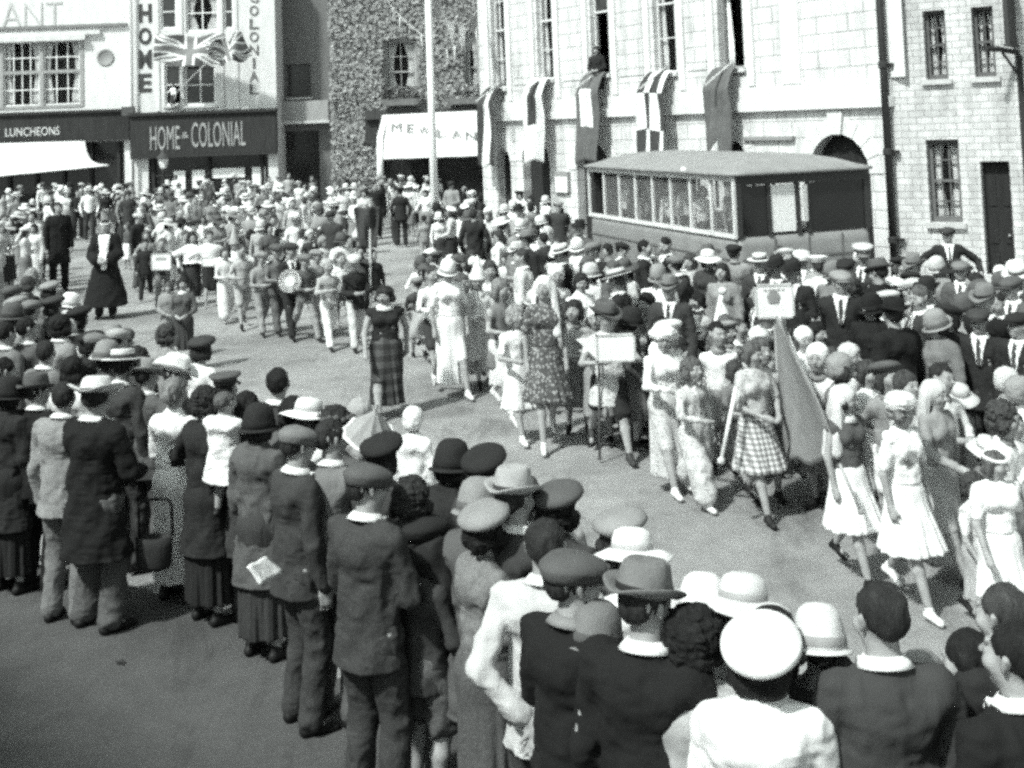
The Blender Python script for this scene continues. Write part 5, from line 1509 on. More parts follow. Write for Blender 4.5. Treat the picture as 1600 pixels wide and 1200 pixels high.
P(PAR, '''
606 446 1.60 10 w f=648 w=1.25 a=down t=vest/1 b=longskirt/3p h=- r=curly/1 c=W s=0 | woman in black bodice, white neckline and long tartan skirt walking towards camera
655 428 1.35 185 c f=562 a=front t=jumper/2 b=shorts/2 h=flatcap/5 r=short/1 | child in dark jersey with a square grey cloth tied behind
166 343 1.74 8 m f=497 a=front t=gown/0 b=trousers/1 h=headband/8 r=short/0 c=w s=0 | man in long open black gown over a broad white shirt front
92 300 1.76 30 m f=455 a=down t=coat/0 b=trousers/0 r=short/0 | tall man in long black robe at the left side of the road
628 290 1.78 185 m f=386 a=pocket t=jacket/1 b=trousers/1 h=peaked/1 r=short/1 | policeman in dark uniform standing with his back turned in the road
706 402 1.62 20 w f=617 t=blouse/9 b=longskirt/9 h=cloche/9 r=bob/2 s=9 | woman in white hat and long white skirt left of the pointed hat
752 392 1.40 20 c f=600 a=front t=shirt/9 b=longskirt/8f h=cone/9 r=short/2 c=W | child in tall white pointed hat and white ruff
788 432 1.35 40 c f=643 a=down t=tabard/4 b=skirt/8 h=- r=bob/4 s=8 | child in grey tabard over a white skirt
812 474 1.30 30 c f=686 a=down t=blouse/9 b=dress/9 h=- r=curly/5 s=9 | girl with fair curls in a white frock and white socks
858 428 1.50 10 w f=697 w=.92 a=down l=walk t=blouse/3F b=fullskirt/3F h=veil/9 r=long/2 s=9 | girl in dark flowered dress with a white veil and white stockings
915 425 1.55 30 w f=640 t=shirt/9 b=skirt/1 h=- r=bob/1 s=9 | woman in white blouse and black skirt behind the flowered dress
955 458 1.35 8 c f=712 a=hold t=tabard/8f b=shorts/1 h=trilby/3 r=short/2 c=W s=2 w=1.1 | child in dark wide hat and flowered smock carrying a white placard
1046 506 1.50 25 w f=763 a=hold l=walk t=shirt/9 b=longskirt/8f h=turban/9 r=- s=9 w=1.12 | girl in white turban and loose white costume
1090 556 1.42 35 c f=786 a=one l=walk t=shirt/8f b=baggy/8f h=- r=curly/3 s=9 w=1.06 | girl in baggy white flowered pyjama costume striding
1188 532 1.48 25 w f=806 a=front l=walk t=blouse/7f b=fullskirt/8g h=- r=bob/3 s=1 | girl in gingham dress walking beside the grey triangular pennant
1335 598 1.50 30 w f=905 a=down l=walk t=vest/3 b=fullskirt/9 h=veil/8 r=curly/1 c=W s=0 | girl in dark bodice and white skirt leading the right group
1425 608 1.52 30 w f=948 a=down l=walk t=blouse/9 b=fullskirt/9 h=turban/8 r=curly/4 s=9 | girl in white frock with pale headdress and bare legs
1478 590 1.52 35 w f=905 a=down t=shirt/5 b=longskirt/6 h=veil/7 r=long/0 s=1 | dark haired girl with pale veil in grey gypsy dress
1510 590 1.45 30 c f=820 a=down t=shirt/4 b=skirt/5 h=wide/7 r=curly/1 | child in big upturned pale hat near right edge
1268 508 1.48 30 w f=770 a=down t=blouse/9 b=skirt/8 h=kerchief/9 r=bob/3 s=3 | girl in white top and headscarf right of the long pennant
1312 540 1.40 30 c f=740 a=down t=shirt/9 b=skirt/8 h=- r=curly/2 | child in white shirt with dark hair behind the dark bodice
1368 560 1.45 30 c f=800 t=shirt/9 b=skirt/9 h=- r=bob/2 | child in white between the dark bodice and pale headdress
1140 458 1.36 30 c f=640 t=shirt/8 b=skirt/7 h=tallcone/9 r=bob/2 | child in tall white cone hat beside the slanting pole
1092 475 1.40 25 c f=650 t=shirt/6f b=skirt/6 h=wreath/7 r=curly/2 | child with a flower wreath and patterned frock beyond white turban
1157 560 1.36 30 c f=760 a=front t=blouse/4 b=skirt/4 h=- r=bob/2 | child in mid grey frock behind the gingham dress
1125 520 1.34 30 c f=715 t=blouse/7 b=skirt/5s h=- r=curly/3 | child with fair curls behind the pyjama costume
1225 480 1.40 30 c f=680 t=shirt/8 b=skirt/8 h=- r=bob/3 | child in white directly below the raised placard
1205 505 1.38 30 c f=720 t=blouse/7f b=skirt/7f h=headband/9 r=bob/3 | child in pale flowered frock left of the long pennant
1572 705 1.45 10 w f=1010 a=down t=blouse/9 b=dress/9 h=headband/9 r=bob/3 w=1.1 | girl in white dress and white headband at the right edge
1536 735 1.35 30 c f=985 t=blouse/8 b=skirt/6 h=- r=curly/2 | dark curly haired child left of the white headband girl
1552 672 1.35 30 c f=900 t=shirt/4 b=skirt/4 h=wide/8 r=bob/3 | child in pale brimmed hat above the white headband girl
1597 640 1.40 20 c f=880 t=shirt/8 b=skirt/7 h=- r=bob/2 | child in white cut off by the right edge
1578 528 1.35 30 c f=700 t=blouse/7 b=skirt/7 h=- r=curly/2 | pale dressed child with dark curls near right edge
1540 508 1.36 40 c f=690 a=pocket t=shirt/9 b=shorts/1 h=- r=short/1 | boy in white shirt and dark shorts watching near right edge
288 432 1.60 5 w f=578 a=front t=jumper/3t b=skirt/2 h=- r=bob/1 c=W | smiling woman with parted dark hair bending at the road edge
265 440 1.50 20 w f=560 a=front t=coat/5 h=- r=bob/3 | woman in grey coat beside the smiling dark haired woman
255 370 1.30 15 c f=482 a=hold t=jumper/1 b=trousers/4 h=- r=short/3 c=W | boy in black jersey holding a small white poster at his waist
228 372 1.35 15 c f=470 t=jacket/1 b=trousers/1 h=- r=short/1 c=w | boy in black suit left of the small poster
302 360 1.35 15 c f=476 a=spread t=cape/9 b=longskirt/2 h=- r=bob/1 | child in white shawl and dark skirt, leftmost of three linked children
330 358 1.35 15 c f=478 a=spread t=cape/9 b=skirt/1 h=- r=short/2 | child in white shawl over black smock, middle of three linked children
368 345 1.36 15 c f=485 a=spread t=cape/9 b=longskirt/9 h=tallcone/6 r=bob/1 | child in white shawl with tall grey cone hat, rightmost of three
354 384 1.20 30 c f=502 a=front t=shirt/8 b=baggy/8 h=- r=bob/2 | small child in white suit before the three linked children
380 380 1.32 30 c f=512 a=one t=jumper/6 b=shorts/6 h=- r=short/2 | boy in pale grey jersey holding a hoop stick
410 388 1.34 35 c f=522 a=front t=jumper/5 b=trousers/5 h=flatcap/5 r=short/2 | boy in grey jersey and grey cap right of the hoop stick
434 376 1.36 35 c f=520 a=front t=jumper/4f b=trousers/3 h=flatcap/3 r=short/1 | boy in mottled jersey beside the drum boy
456 374 1.38 35 c f=528 a=front t=jacket/1 b=trousers/1 h=flatcap/2 r=short/1 c=w | boy in dark suit and cap carrying a round drum
478 392 1.36 35 c f=532 a=front t=jumper/3 b=trousers/5 h=flatcap/4 r=short/2 | boy in dark jersey and grey trousers right of the drum
497 385 1.34 35 c f=520 a=hold t=jumper/5 b=trousers/6 h=flatcap/5 r=short/3 | boy in pale jersey playing a pipe
515 402 1.35 35 c f=544 a=hold t=jumper/6 b=trousers/9 h=- r=short/6 l=walk | fair haired boy in bright white trousers playing a pipe
535 392 1.34 35 c f=528 a=hold t=shirt/9 b=trousers/3 h=- r=short/3 | boy in white shirt behind the black jacketed boy
557 392 1.40 25 c f=545 a=front t=jacket/1 b=trousers/7 h=flatcap/7 r=short/2 l=walk | boy in black jacket and light trousers below the dark banner
586 388 1.38 25 c f=500 a=raise t=jacket/1 b=trousers/2 h=- r=short/1 c=w | boy in black blazer holding up the dark banner pole
428 335 1.35 20 c f=432 t=shirt/9 b=baggy/9 h=- r=short/1 | child in white with dark hair before the parade banner
462 330 1.35 20 c f=440 t=shirt/9 b=baggy/9 h=turban/9 r=- | child in white with white turban before the parade banner
525 296 1.45 60 m f=372 a=swing l=walk t=shirt/9 b=trousers/2 h=- r=short/1 | man in white shirt and dark trousers striding across the road
665 335 1.50 190 c f=415 t=jumper/5 b=trousers/5 h=- r=short/1 | boy in grey suit standing beside the white pole
688 330 1.40 30 w f=432 t=shirt/9 b=skirt/2 h=cloche/9 r=bob/2 | woman in white blouse and dark skirt just right of pole
745 325 1.74 170 m f=468 a=pocket t=jacket/1 b=trousers/1 h=- r=short/1 l=wide | dark suited man with legs apart, back turned, right of the pole
770 405 1.36 30 c f=590 t=shirt/9 b=skirt/8 h=- r=bob/2 | child in white right of the pointed white hat
680 412 1.36 30 c f=590 t=shirt/9 b=shorts/2 h=- r=short/2 | child in white shirt and dark shorts left of the white skirted woman
726 425 1.32 30 c f=606 t=blouse/8f b=dress/8f h=- r=curly/3 s=9 | girl in flowered white frock in front of the pointed white hat
875 410 1.34 30 c f=600 t=shirt/9 b=skirt/8 h=bonnet/9 r=- | child in white bonnet behind the veil
895 470 1.30 30 c f=650 t=jumper/2 b=shorts/9 h=- r=curly/2 | child in dark jersey and white shorts right of flowered dress
''')
RB = 'spectators along the far side of the road by the bus'
P(RB, '''
1006 372 1.76 75 m a=front t=jacket/1 b=trousers/1 r=short/0 c=w | bare headed man in black suit seen from the side below the bus
1040 368 1.76 -70 m a=front t=jacket/0 b=trousers/0 r=short/0 c=w | bare headed man in black suit facing left below the bus end
970 374 1.58 60 m a=behind t=shirt/9 b=trousers/2 h=flatcap/1 | youth in black cap and bright white shirt below the bus windows
925 385 1.60 150 w t=blouse/9 b=skirt/2 r=bob/2 | woman in loose white blouse with bare dark head below bus windows
918 398 1.60 140 w a=front t=blouse/9 b=skirt/1 h=cloche/3 r=bob/0 | woman in white blouse bending forward behind the placard child
1078 395 1.60 -40 w t=coat/6 b=skirt/5 r=bob/2 | fair woman in pale coat right of the two black suits
1106 384 1.64 -20 w t=jacket/2 b=skirt/1 h=wide/9 r=bob/2 | woman in wide white hat and dark jacket below the bus end
1146 376 1.72 170 m a=front t=jacket/5 b=trousers/4 h=flatcap/1 c=- | man in dark cap and grey jacket with his back to us by the bus
1186 388 1.66 -20 m t=jacket/2 b=trousers/2 h=boater/8 c=w | man in pale straw boater below the bus notice
1128 410 1.60 -30 w t=coat/5 b=skirt/4 r=bob/1 | woman in grey coat with dark hair beside the slanting pole
1212 392 1.70 -30 m t=jacket/1 h=fedora/1 c=w | man in black hat above the raised placard
1238 398 1.70 -30 m t=jacket/1 h=trilby/1 c=w | man in black trilby right of the raised placard
1278 393 1.68 200 m t=shirt/9 b=trousers/4 h=peaked/9 r=short/2 | man in white topped cap and white shirt, back turned
1252 385 1.72 -30 m t=jacket/6 h=flatcap/8 c=w | man in very light cap between black trilby and white topped cap
1300 405 1.66 -40 w t=coat/4 h=cloche/4 r=bob/2 | woman in grey coat right of the white topped cap
1328 428 1.66 200 w t=coat/5 b=- r=curly/2 w=1.08 | woman in plain grey coat with her back turned, right crowd
1348 376 1.76 -40 m t=jacket/2 h=peaked/7 c=w | tall man in light topped peaked cap near the drainpipe
1322 398 1.72 -40 m t=jacket/1 h=flatcap/1 c=w | man in black cap left of the light topped peaked cap
1372 396 1.76 200 m t=jacket/0 b=trousers/0 h=fedora/3 w=1.1 | broad man in black suit and grey hat by the drainpipe
1395 455 1.72 210 m t=coat/0 b=trousers/0 h=trilby/0 w=1.1 | man in long black coat, black hat, standing right of centre
1424 428 1.70 210 m a=front t=jacket/6 b=trousers/5 h=flatcap/7 | man in pale summer jacket and light cap with hands behind him
1447 424 1.70 -40 m t=jacket/1 h=fedora/1 c=w | man in black hat just right of the light cap man
1480 350 1.70 -15 m a=spread t=jacket/1 b=trousers/1 h=flatcap/2 c=w | man in open dark jacket standing high against the stone wall
1500 402 1.66 -30 m t=jacket/3 h=flatcap/4 c=w | man in grey cap below the man against the stone wall
1530 430 1.70 -60 m t=jacket/4 h=trilby/3 c=w | man in grey jacket left of the stone building door
1556 452 1.66 -40 m t=jacket/2 h=- r=short/1 c=w | bare headed man in front of the dark door
1580 425 1.70 -40 m t=jacket/3t h=flatcap/3 c=w | man in tweed jacket and cap at right edge by the door
1505 455 1.60 -30 w t=coat/5 h=cloche/3 r=bob/1 | woman in light coat and dark hat below the wall window
1480 470 1.62 -30 w t=coat/1 h=beret/1 r=bob/0 | woman in black coat and black beret below the wall window
1460 480 1.60 -50 w t=coat/4 h=cloche/5 r=bob/1 | woman in grey cloche and coat right of the pale jacket
1528 475 1.62 -30 m t=jacket/1 h=flatcap/2 c=w | man in black jacket above the boy in white shirt
1590 480 1.64 -50 m t=jacket/1 h=flatcap/1 c=w | man in black jacket and cap at the right edge
1360 455 1.64 -30 w t=coat/0 h=cloche/0 r=bob/0 | woman in black coat and black close hat left of the black coated man
''')

# the baby on the arm, passengers, people at windows
def special(kind, M, scale, label, cat, lod=1, **k):
    p, J = figure(M, kind, lod=lod, scale=scale, **k); tag(p, label, cat); return p
x, y, H = FIG[(326, 602)]
q = at_y(350, 612, y - .20)
special('c', Matrix.Translation((q.x, q.y, q.z - .86)) @ Matrix.Rotation(R(-32), 4, 'Z'), .66, 'baby in white gown held on the arm of the woman in black', 'baby', 0, wx=1.35,
        arms='hold', legs='stand', top='coat', tc='9', bot=None, hat=None, hair='short', hairc='3')
seats = [(938, 300, 'pale', '8', 0), (958, 302, 'dark hatted', '2', 1), (985, 305, 'grey coated', '4', 1), (1027, 300, 'white hatted', '9', 2), (1062, 298, 'white shirted', '8', 0), (1085, 300, 'white bloused', '9', 0), (1138, 310, 'grey capped', '5', 1)]
for i, (px, yt, nm, g, ht) in enumerate(seats):
    loc = MBUS.inverted(); Y = .55 + (BL_-1.3)*(1148-px)/222.0
    p = MBUS @ Vector((.45, Y, 0)); 
    special(['w', 'm', 'w', 'w', 'm', 'w', 'm'][i], Matrix.Translation((p.x, p.y, .62)) @ Matrix.Rotation(R(180-50+i*11), 4, 'Z'), .93 if i % 2 else .97,
            nm + ' passenger ' + ['at the far end window of the bus', 'in the second window from the bus far end', 'in the third bus window', 'in the middle bus window', 'in the fifth bus window', 'leaning in the sixth bus window', 'in the last bus window by the corner'][i], 'passenger', 1,
            top='jumper' if i % 2 else 'blouse', tc=g, bot='skirt', bc='2', hat=[None, 'flatcap', 'cloche'][ht] if ht < 2 else 'cloche', hc=g, hair='bob', hairc='1')
def belt(key):
    x, y, H = FIG[key]
    for o in COL.objects:
        if o.parent is None and o.name.startswith('person') and abs(o.location.x-x) < 1e-4 and abs(o.location.y-y) < 1e-4:
            mb = MB(); mb.lathe([(.135, -.018), (.140, -.016), (.139, .016), (.134, .018)], 26, 1, .80, Matrix.Translation((0, 0, 1.04))); mb.build('belt', mat(.015, 'plain'), o, True)
bpy.context.view_layer.update(); belt((277, 588))
h = H_[2]; p = MH @ Vector(((h[0]+h[1])/2, -.12, h[2] - .85))
special('m', Matrix.Translation(p) @ Matrix.Rotation(R(160), 4, 'Z'), .9, 'dark figure leaning out of the middle town hall window above the flag', 'man', 1, arms='front', top='jacket', tc='1', bot='shorts', bc='1', hair='curly', hairc='1')
q = at_y(270, 132, BD-.75)
special('c', Matrix.Translation((q.x, q.y, q.z-1.15)) @ Matrix.Rotation(R(150), 4, 'Z'), .95, 'small figure in white on the ledge by the grocer shop lower window', 'child', 1, arms='one', top='shirt', tc='9', bot='skirt', bc='2', hair='short', hairc='1')

# ---------------------------------------------------------------- the rest of the crowd, one person at a time
LEFTW = ['white', 'black', 'dark', 'grey', 'light']
def tone(c):
    g = int(c[0]); return 'black' if g < 2 else 'dark grey' if g < 4 else 'grey' if g < 6 else 'pale grey' if g < 8 else 'white'
HATN = {'flatcap': 'flat cap', 'trilby': 'trilby', 'fedora': 'felt hat', 'cloche': 'cloche hat', 'beret': 'beret', 'boater': 'boater', 'wide': 'wide hat', 'cone': 'cone hat', 'turban': 'turban', 'panama': 'panama', 'bonnet': 'bonnet', 'kerchief': 'headscarf', None: 'no hat'}
auto = []
def fill(where, region, n, gap, wp, weights, yaw0, tries=4000, grp=None):
    """region: list of (px, ytop_min, ytop_max) columns"""
    got = 0
    X = [r[0] for r in region]
    for _ in range(tries):
        if got >= n: break
        px = rng.uniform(X[0], X[-1])
        i = max(j for j in range(len(X)) if X[j] <= px); i = min(i, len(X)-2); f = (px-X[i])/(X[i+1]-X[i])
        lo = region[i][1]*(1-f)+region[i+1][1]*f; hi = region[i][2]*(1-f)+region[i+1][2]*f
        yt = rng.uniform(lo, hi)
        kind = rng.choices('mwc', wp)[0]; H = {'m': rng.uniform(1.66, 1.80), 'w': rng.uniform(1.54, 1.66), 'c': rng.uniform(1.15, 1.45)}[kind]
        p = on_height(px, yt, H)
        if any((p.x-a)**2 + (p.y-b)**2 < gap*gap for a, b in PLACED): continue
        if p.y > BD-1.2: continue
        g = rng.choices('0123456789', weights)[0]
        if kind == 'm': hat = rng.choice(['flatcap', 'flatcap', 'trilby', 'fedora', None, None, 'boater']); top = rng.choice(['jacket', 'jacket', 'shirt']); bot = 'trousers'
        elif kind == 'w': hat = rng.choice(['cloche', 'cloche', 'beret', 'wide', None]); top = rng.choice(['coat', 'blouse', 'shirt']); bot = 'skirt'
        else: hat = rng.choice([None, None, None, None, 'cloche', 'turban', 'beret', 'bonnet']); top = rng.choice(['shirt', 'blouse', 'jumper']); bot = rng.choice(['skirt', 'shorts', 'dress'])
        if top == 'jacket' and int(g) > 6: g = rng.choice('1235')
        hc = rng.choice(('9987531' if not ('bus' in where or 'stone wall' in where or weights is darkw) else '1135379') if kind != 'm' else ('1234578' if not ('bus' in where or 'stone wall' in where or weights is darkw) else '11223458')) if hat != 'boater' else '8'
        hr = {'m': 'short', 'w': 'bob', 'c': rng.choice(['short', 'bob', 'curly'])}[kind]
        arms = rng.choice(['down', 'down', 'fold', 'front', 'behind', 'pocket', 'one'])
        ln = '%.0f %.1f %.2f %.0f %s a=%s t=%s/%s b=%s/%s h=%s r=%s/%s c=%s' % (px, yt - HATH[hat]*1900/p.y*.9, H, yaw0(px) + rng.choice([-70, -40, -20, 0, 0, 20, 40, 60]), kind, arms, top, g, bot, rng.choice('12459' if kind != 'm' else '1123'),
              (hat + '/' + hc) if hat else '-', hr if hat != 'turban' else '-', rng.choice('0123') if hat != 'turban' else '0', 'w' if kind == 'm' else '-')
        ln = ln.replace('r=-/0', 'r=-').replace('c=-', 'c=-')
        base = '%s in %s %s and %s' % ({'m': 'man', 'w': 'woman', 'c': 'child'}[kind], tone(g), {'jacket': 'jacket', 'shirt': 'shirt', 'coat': 'coat', 'blouse': 'blouse', 'jumper': 'jersey'}[top],
               ((tone(hc) + ' ' + HATN[hat]) if hat else 'bare head'))
        auto.append([px, yt, ln, base, where, grp]); PLACED.append((p.x, p.y)); got += 1
    return got
light = [1, 2, 2, 2, 2, 3, 4, 5, 8, 14]; darkw = [5, 6, 6, 5, 5, 4, 3, 2, 2, 3]; mid = [3, 4, 4, 4, 4, 4, 4, 4, 5, 6]
fill('in the far crowd under the cafe awning', [(-10, 292, 380), (50, 286, 360), (80, 285, 300), (205, 282, 300)], 62, .36, (3, 4, 4), light, lambda x: 60, grp='far crowd before the cafe')
fill('in the far crowd before the grocer shop', [(205, 276, 335), (300, 272, 345), (435, 268, 330)], 100, .36, (2, 3, 6), light, lambda x: 30, grp='far crowd before the grocer shop')
fill('in the crowd at the alley mouth', [(435, 268, 325), (515, 272, 330), (580, 274, 300)], 44, .36, (2, 3, 5), light, lambda x: 20, grp='far crowd at the alley mouth')
fill('in the crowd below the lettered awning', [(580, 272, 288), (655, 274, 290), (690, 276, 330), (768, 285, 345)], 46, .38, (2, 3, 4), light, lambda x: -20, grp='far crowd below the lettered awning')
fill('in the crowd below the first town hall flags', [(768, 285, 385), (840, 292, 395), (905, 330, 400)], 50, .40, (3, 3, 3), light, lambda x: -60, grp='crowd below the town hall flags')
fill('in the crowd beside the bus', [(900, 370, 420), (1100, 372, 440), (1380, 385, 470)], 24, .40, (5, 4, 2), mid, lambda x: -60, grp=RB)
fill('in the crowd against the stone wall', [(1380, 400, 460), (1600, 405, 468)], 22, .40, (5, 4, 2), mid, lambda x: -50, grp=RB)
fill('behind the parade on the right', [(700, 395, 430), (900, 430, 470), (1100, 455, 500), (1250, 480, 530), (1600, 540, 590)], 34, .42, (0, 0, 1), light, lambda x: 20, grp=PAR)
fill('between the white pole and the pointed hat', [(640, 395, 425), (700, 385, 415), (790, 395, 430)], 10, .40, (0, 1, 6), light, lambda x: 25, grp=PAR)
fill('in the middle of the parade on the right', [(880, 440, 468), (1000, 462, 495), (1150, 485, 520), (1300, 515, 550), (1600, 590, 640)], 15, .40, (0, 0, 1), light, lambda x: 25, grp=PAR)
fill('among the marching children', [(195, 345, 360), (330, 340, 358), (480, 345, 366), (600, 372, 395)], 26, .40, (0, 1, 6), light, lambda x: 30, grp=PAR)
fill('in the left crowd', [(0, 400, 560), (60, 425, 560), (120, 480, 530), (200, 515, 535)], 12, .42, (5, 5, 1), darkw, lambda x: 150, grp=NEAR)
# a label that singles each one out: look first, then the order from the left among those alike
ORD = ['first', 'second', 'third', 'fourth', 'fifth', 'sixth', 'seventh', 'eighth', 'ninth', 'tenth', 'eleventh', 'twelfth', 'thirteenth', 'fourteenth', 'fifteenth']
auto.sort(key=lambda a: a[0])
from collections import defaultdict
cnt = defaultdict(list)
for a in auto: cnt[(a[3], a[4])].append(a)
for k, L_ in cnt.items():
    for i, a in enumerate(L_):
        lab = a[3] + ' ' + a[4]
        if len(L_) > 1: lab = ORD[i] + ' from left ' + lab
        a.append(' '.join(lab.split()[:16]))
# the largest as persons; the farthest part of the crowd, past 300 of a kind, is one mass
def size_of(a): return 1.0 / on_height(a[0], a[1], 1.5).y
auto.sort(key=size_of, reverse=True)
n_ind = 298 - len([o for o in COL.objects if o.parent is None and o.name.startswith('person')])
for a in auto[:n_ind]: person(a[2] + ' | ' + a[6], grp=a[5])
VV = []; FF = []; MI_ = []; MT = []; off = 0; XF = []
for a in auto[n_ind:]:
    p, q = person(a[2] + ' | ' + a[6], grp=a[5], lod=2)
    for o in [p] + list(p.children_recursive):
        me = o.data; n = len(me.vertices)
        c = np.zeros(n*3, np.float32); me.vertices.foreach_get('co', c); c = c.reshape(-1, 3)
        Mw = o.matrix_basis.copy(); q_ = o.parent
        while q_ is not None: Mw = q_.matrix_basis @ Mw; q_ = q_.parent
        Mw = np.array(Mw); VV.append(c @ Mw[:3, :3].T + Mw[:3, 3])
        mt = o.material_slots[0].material
        if mt not in MT: MT.append(mt)
        for f in me.polygons: FF.append([v + off for v in f.vertices]); MI_.append(MT.index(mt))
        off += n
    for o in list(p.children_recursive) + [p]: bpy.data.objects.remove(o)
me = mesh_np('far_crowd', np.concatenate(VV), FF, True)
for mt in MT: me.materials.append(mt)
me.polygons.foreach_set('material_index', np.array(MI_, np.int32))
fc = link('far_crowd', me); tag(fc, 'dense mass of small far spectators in front of the shops', 'crowd', kind='stuff')
for o in bpy.data.objects:
    if 'px' in o: del o['px']
print('PEOPLE', len([o for o in COL.objects if o.parent is None and o.name.startswith('person')]))
# ---------------------------------------------------------------- things carried in the parade
def board(name, label, px0, py0, px1, py1, Y, g=.8, pat='plain', pole=None, tilt=0, marks=None):
    a = at_y(px0, py1, Y); b = at_y(px1, py0, Y); w = b.x-a.x; h = b.z-a.z
    root = empty(name, Matrix.Translation(((a.x+b.x)/2, Y, a.z)) @ Matrix.Rotation(R(tilt), 4, 'Y')); tag(root, label, 'placard')
    mb = MB(); mb.box((-w/2, -.012, 0), (w/2, .012, h)); mb.build('board', mat(g, pat), root)
    mb = MB(); e = .02
    for q in ((-w/2-e, -.018, -e, w/2+e, .018, -.001), (-w/2-e, -.018, h+.001, w/2+e, .018, h+e), (-w/2-e, -.018, -e, -w/2-.001, .018, h+e), (w/2+.001, -.018, -e, w/2+e, .018, h+e)): mb.box(q[:3], q[3:])
    mb.build('edge', mat(.5, 'wood'), root)
    if pole:
        mb = MB(); mb.tube([(0, .03, h), (0, .03, -pole)], .015, 8); mb.build('pole', mat(.35, 'wood'), root)
    return root, w, h
yp = FIG[(955, 458)][1]
r_, w, h = board('placard', 'blank white placard carried by the child in wide brown hat', 935, 524, 989, 563, yp-.42)
pts = [at_y(900, 530, yp-.35), at_y(935, 526, yp-.39), at_y(933, 562, yp-.39)]
mb = MB(); o_ = r_.matrix_world.translation
mb.add([p-o_ for p in pts] + [p-o_+Vector((0, .015, 0)) for p in pts], [(0,1,2), (5,4,3), (0,3,4,1), (1,4,5,2), (2,5,3,0)]); mb.build('side_flap', mat(.7, 'plain'), r_)
yg = FIG[(1225, 480)][1]
r_, w, h = board('placard', 'white placard with a small emblem raised above the parade on the right', 1184, 446, 1236, 495, yg-1.5, .78, pole=1.1)
mb = MB(); mb.lathe([(.001, 0), (.05, .0), (.065, .06), (.03, .12), (.001, .13)], 8, 1, .1, Matrix.Translation((-.01, -.018, h*.45))); mb.build('emblem', mat(.25, 'plain'), r_)
mb = MB(); 
for k in range(5): mb.box((-w*.30+k*w*.13, -.016, h*.84), (-w*.22+k*w*.13, -.0125, h*.90))
mb.build('lettering', mat(.3, 'plain'), r_)
yq = FIG[(255, 370)][1]
r_, w, h = board('poster', 'small white poster held by the boy in black jersey', 238, 397, 266, 421, yq-.4)
mb = MB(); mb.box((-w*.3, -.016, h*.6), (w*.3, -.0125, h*.8)); mb.build('lettering', mat(.35, 'plain'), r_)
yq = FIG[(330, 358)][1]
board('apron_card', 'white oval card on the middle of three linked children', 317, 403, 337, 415, yq-.35)
yq = FIG[(655, 428)][1]
def cloth_poly(name, label, cat, pts_px, Y0, Y1, g, pat='plain', nx=14, ny=14, rip=.05, pole=None, stars=False):
    """four corner cloth between pixels (tl, tr, br, bl) at depths Y0 (left) Y1 (right)"""
    tl, tr, br, bl = pts_px; P4 = [at_y(*tl, Y0), at_y(*tr, Y1), at_y(*br, Y1), at_y(*bl, Y0)]; G = []
    o = P4[0].copy(); root = empty(name, Matrix.Translation(o)); tag(root, label, cat)
    for i in range(ny+1):
        v = i/ny; row = []
        for j in range(nx+1):
            u = j/nx; p = P4[0].lerp(P4[1], u).lerp(P4[3].lerp(P4[2], u), v)
            p.y += rip*(math.sin(u*8+v*3)+.4*math.sin(u*19-v*4))*math.sin(v*2+1); p.z += rip*.3*math.sin(u*11+v*5); row.append(p-o)
        G.append(row)
    sheet_obj('cloth', G, mat(g, pat), root, .012)
    if pole:
        mb = MB(); mb.tube([at_y(*pole[0])-o, at_y(*pole[1])-o], .02, 8); mb.build('pole', mat(.6, 'wood'), root)
    return root
cloth_poly('square_cloth', 'square grey cloth hanging from the waist of the dark jersey child', 'cloth', ((637, 488), (680, 488), (680, 528), (636, 531)), yq-.28, yq-.28, .33)
yb = FIG[(586, 388)][1]
cloth_poly('banner', 'dark shield shaped banner held up on a pole over the band', 'banner', ((552, 325), (594, 322), (589, 388), (561, 388)), yb-.1, yb-.1, .05, pole=((578, 318, yb-.05), (579, 478, yb-.15)))
# long triangular pennant
ya = FIG[(1188, 532)][1]; yc = FIG[(1335, 598)][1]
root = cloth_poly('pennant', 'long grey triangular pennant on a slanting pole between the girls', 'pennant', ((1216, 500), (1221, 500), (1312, 722), (1220, 722)), ya+.25, yc-.05, .30, nx=18, ny=26, rip=.10, pole=((1216, 492, ya+.25), (1318, 728, yc-.05)))
# striped ribbon pole, slanting white pole
def stick(name, label, cat, a, b, r, g, m='wood'):
    A, B = at_y(*a), at_y(*b); root = empty(name, Matrix.Translation(A)); tag(root, label, cat)
    mb = MB(); mb.tube([(0, 0, 0), (B-A)*.5, B-A], r, 8); mb.build('shaft', mat(g, m), root, True)
    mb = MB(); mb.lathe([(.001, -r*1.8), (r*1.7, -r), (r*1.7, r), (.001, r*1.8)], 10, M=Matrix.Translation(B-A)); mb.build('tip', mat(g*.8, m), root, True)
    return root
yy = FIG[(1140, 458)][1]
stick('staff', 'pale staff slanting up beside the tall white cone hat', 'staff', (1103, 575, yy-.3), (1129, 455, yy-.2), .028, .75)
stick('staff', 'thin staff sloping down from the gingham girl towards the road', 'staff', (1150, 605, ya-.2), (1127, 720, ya-.35), .018, .7)
stick('staff', 'thin dark staff standing beside the placard child', 'staff', (936, 565, yp-.15), (937, 716, yp-.2), .012, .1)
stick('staff', 'pale crook held by the boy in grey jersey beside the hoop stick', 'staff', (345, 437, 24.6), (398, 440, 24.2), .025, .45)
yr = FIG[(1335, 598)][1]
stick('ribbon_staff', 'long thin staff carried low by the girl in dark bodice', 'staff', (1312, 725, yr-.3), (1345, 800, yr-.45), .012, .3)
stick('ribbon_staff', 'long thin staff carried low by the girl in white frock', 'staff', (1395, 740, yr-.4), (1437, 808, yr-.6), .016, .25)
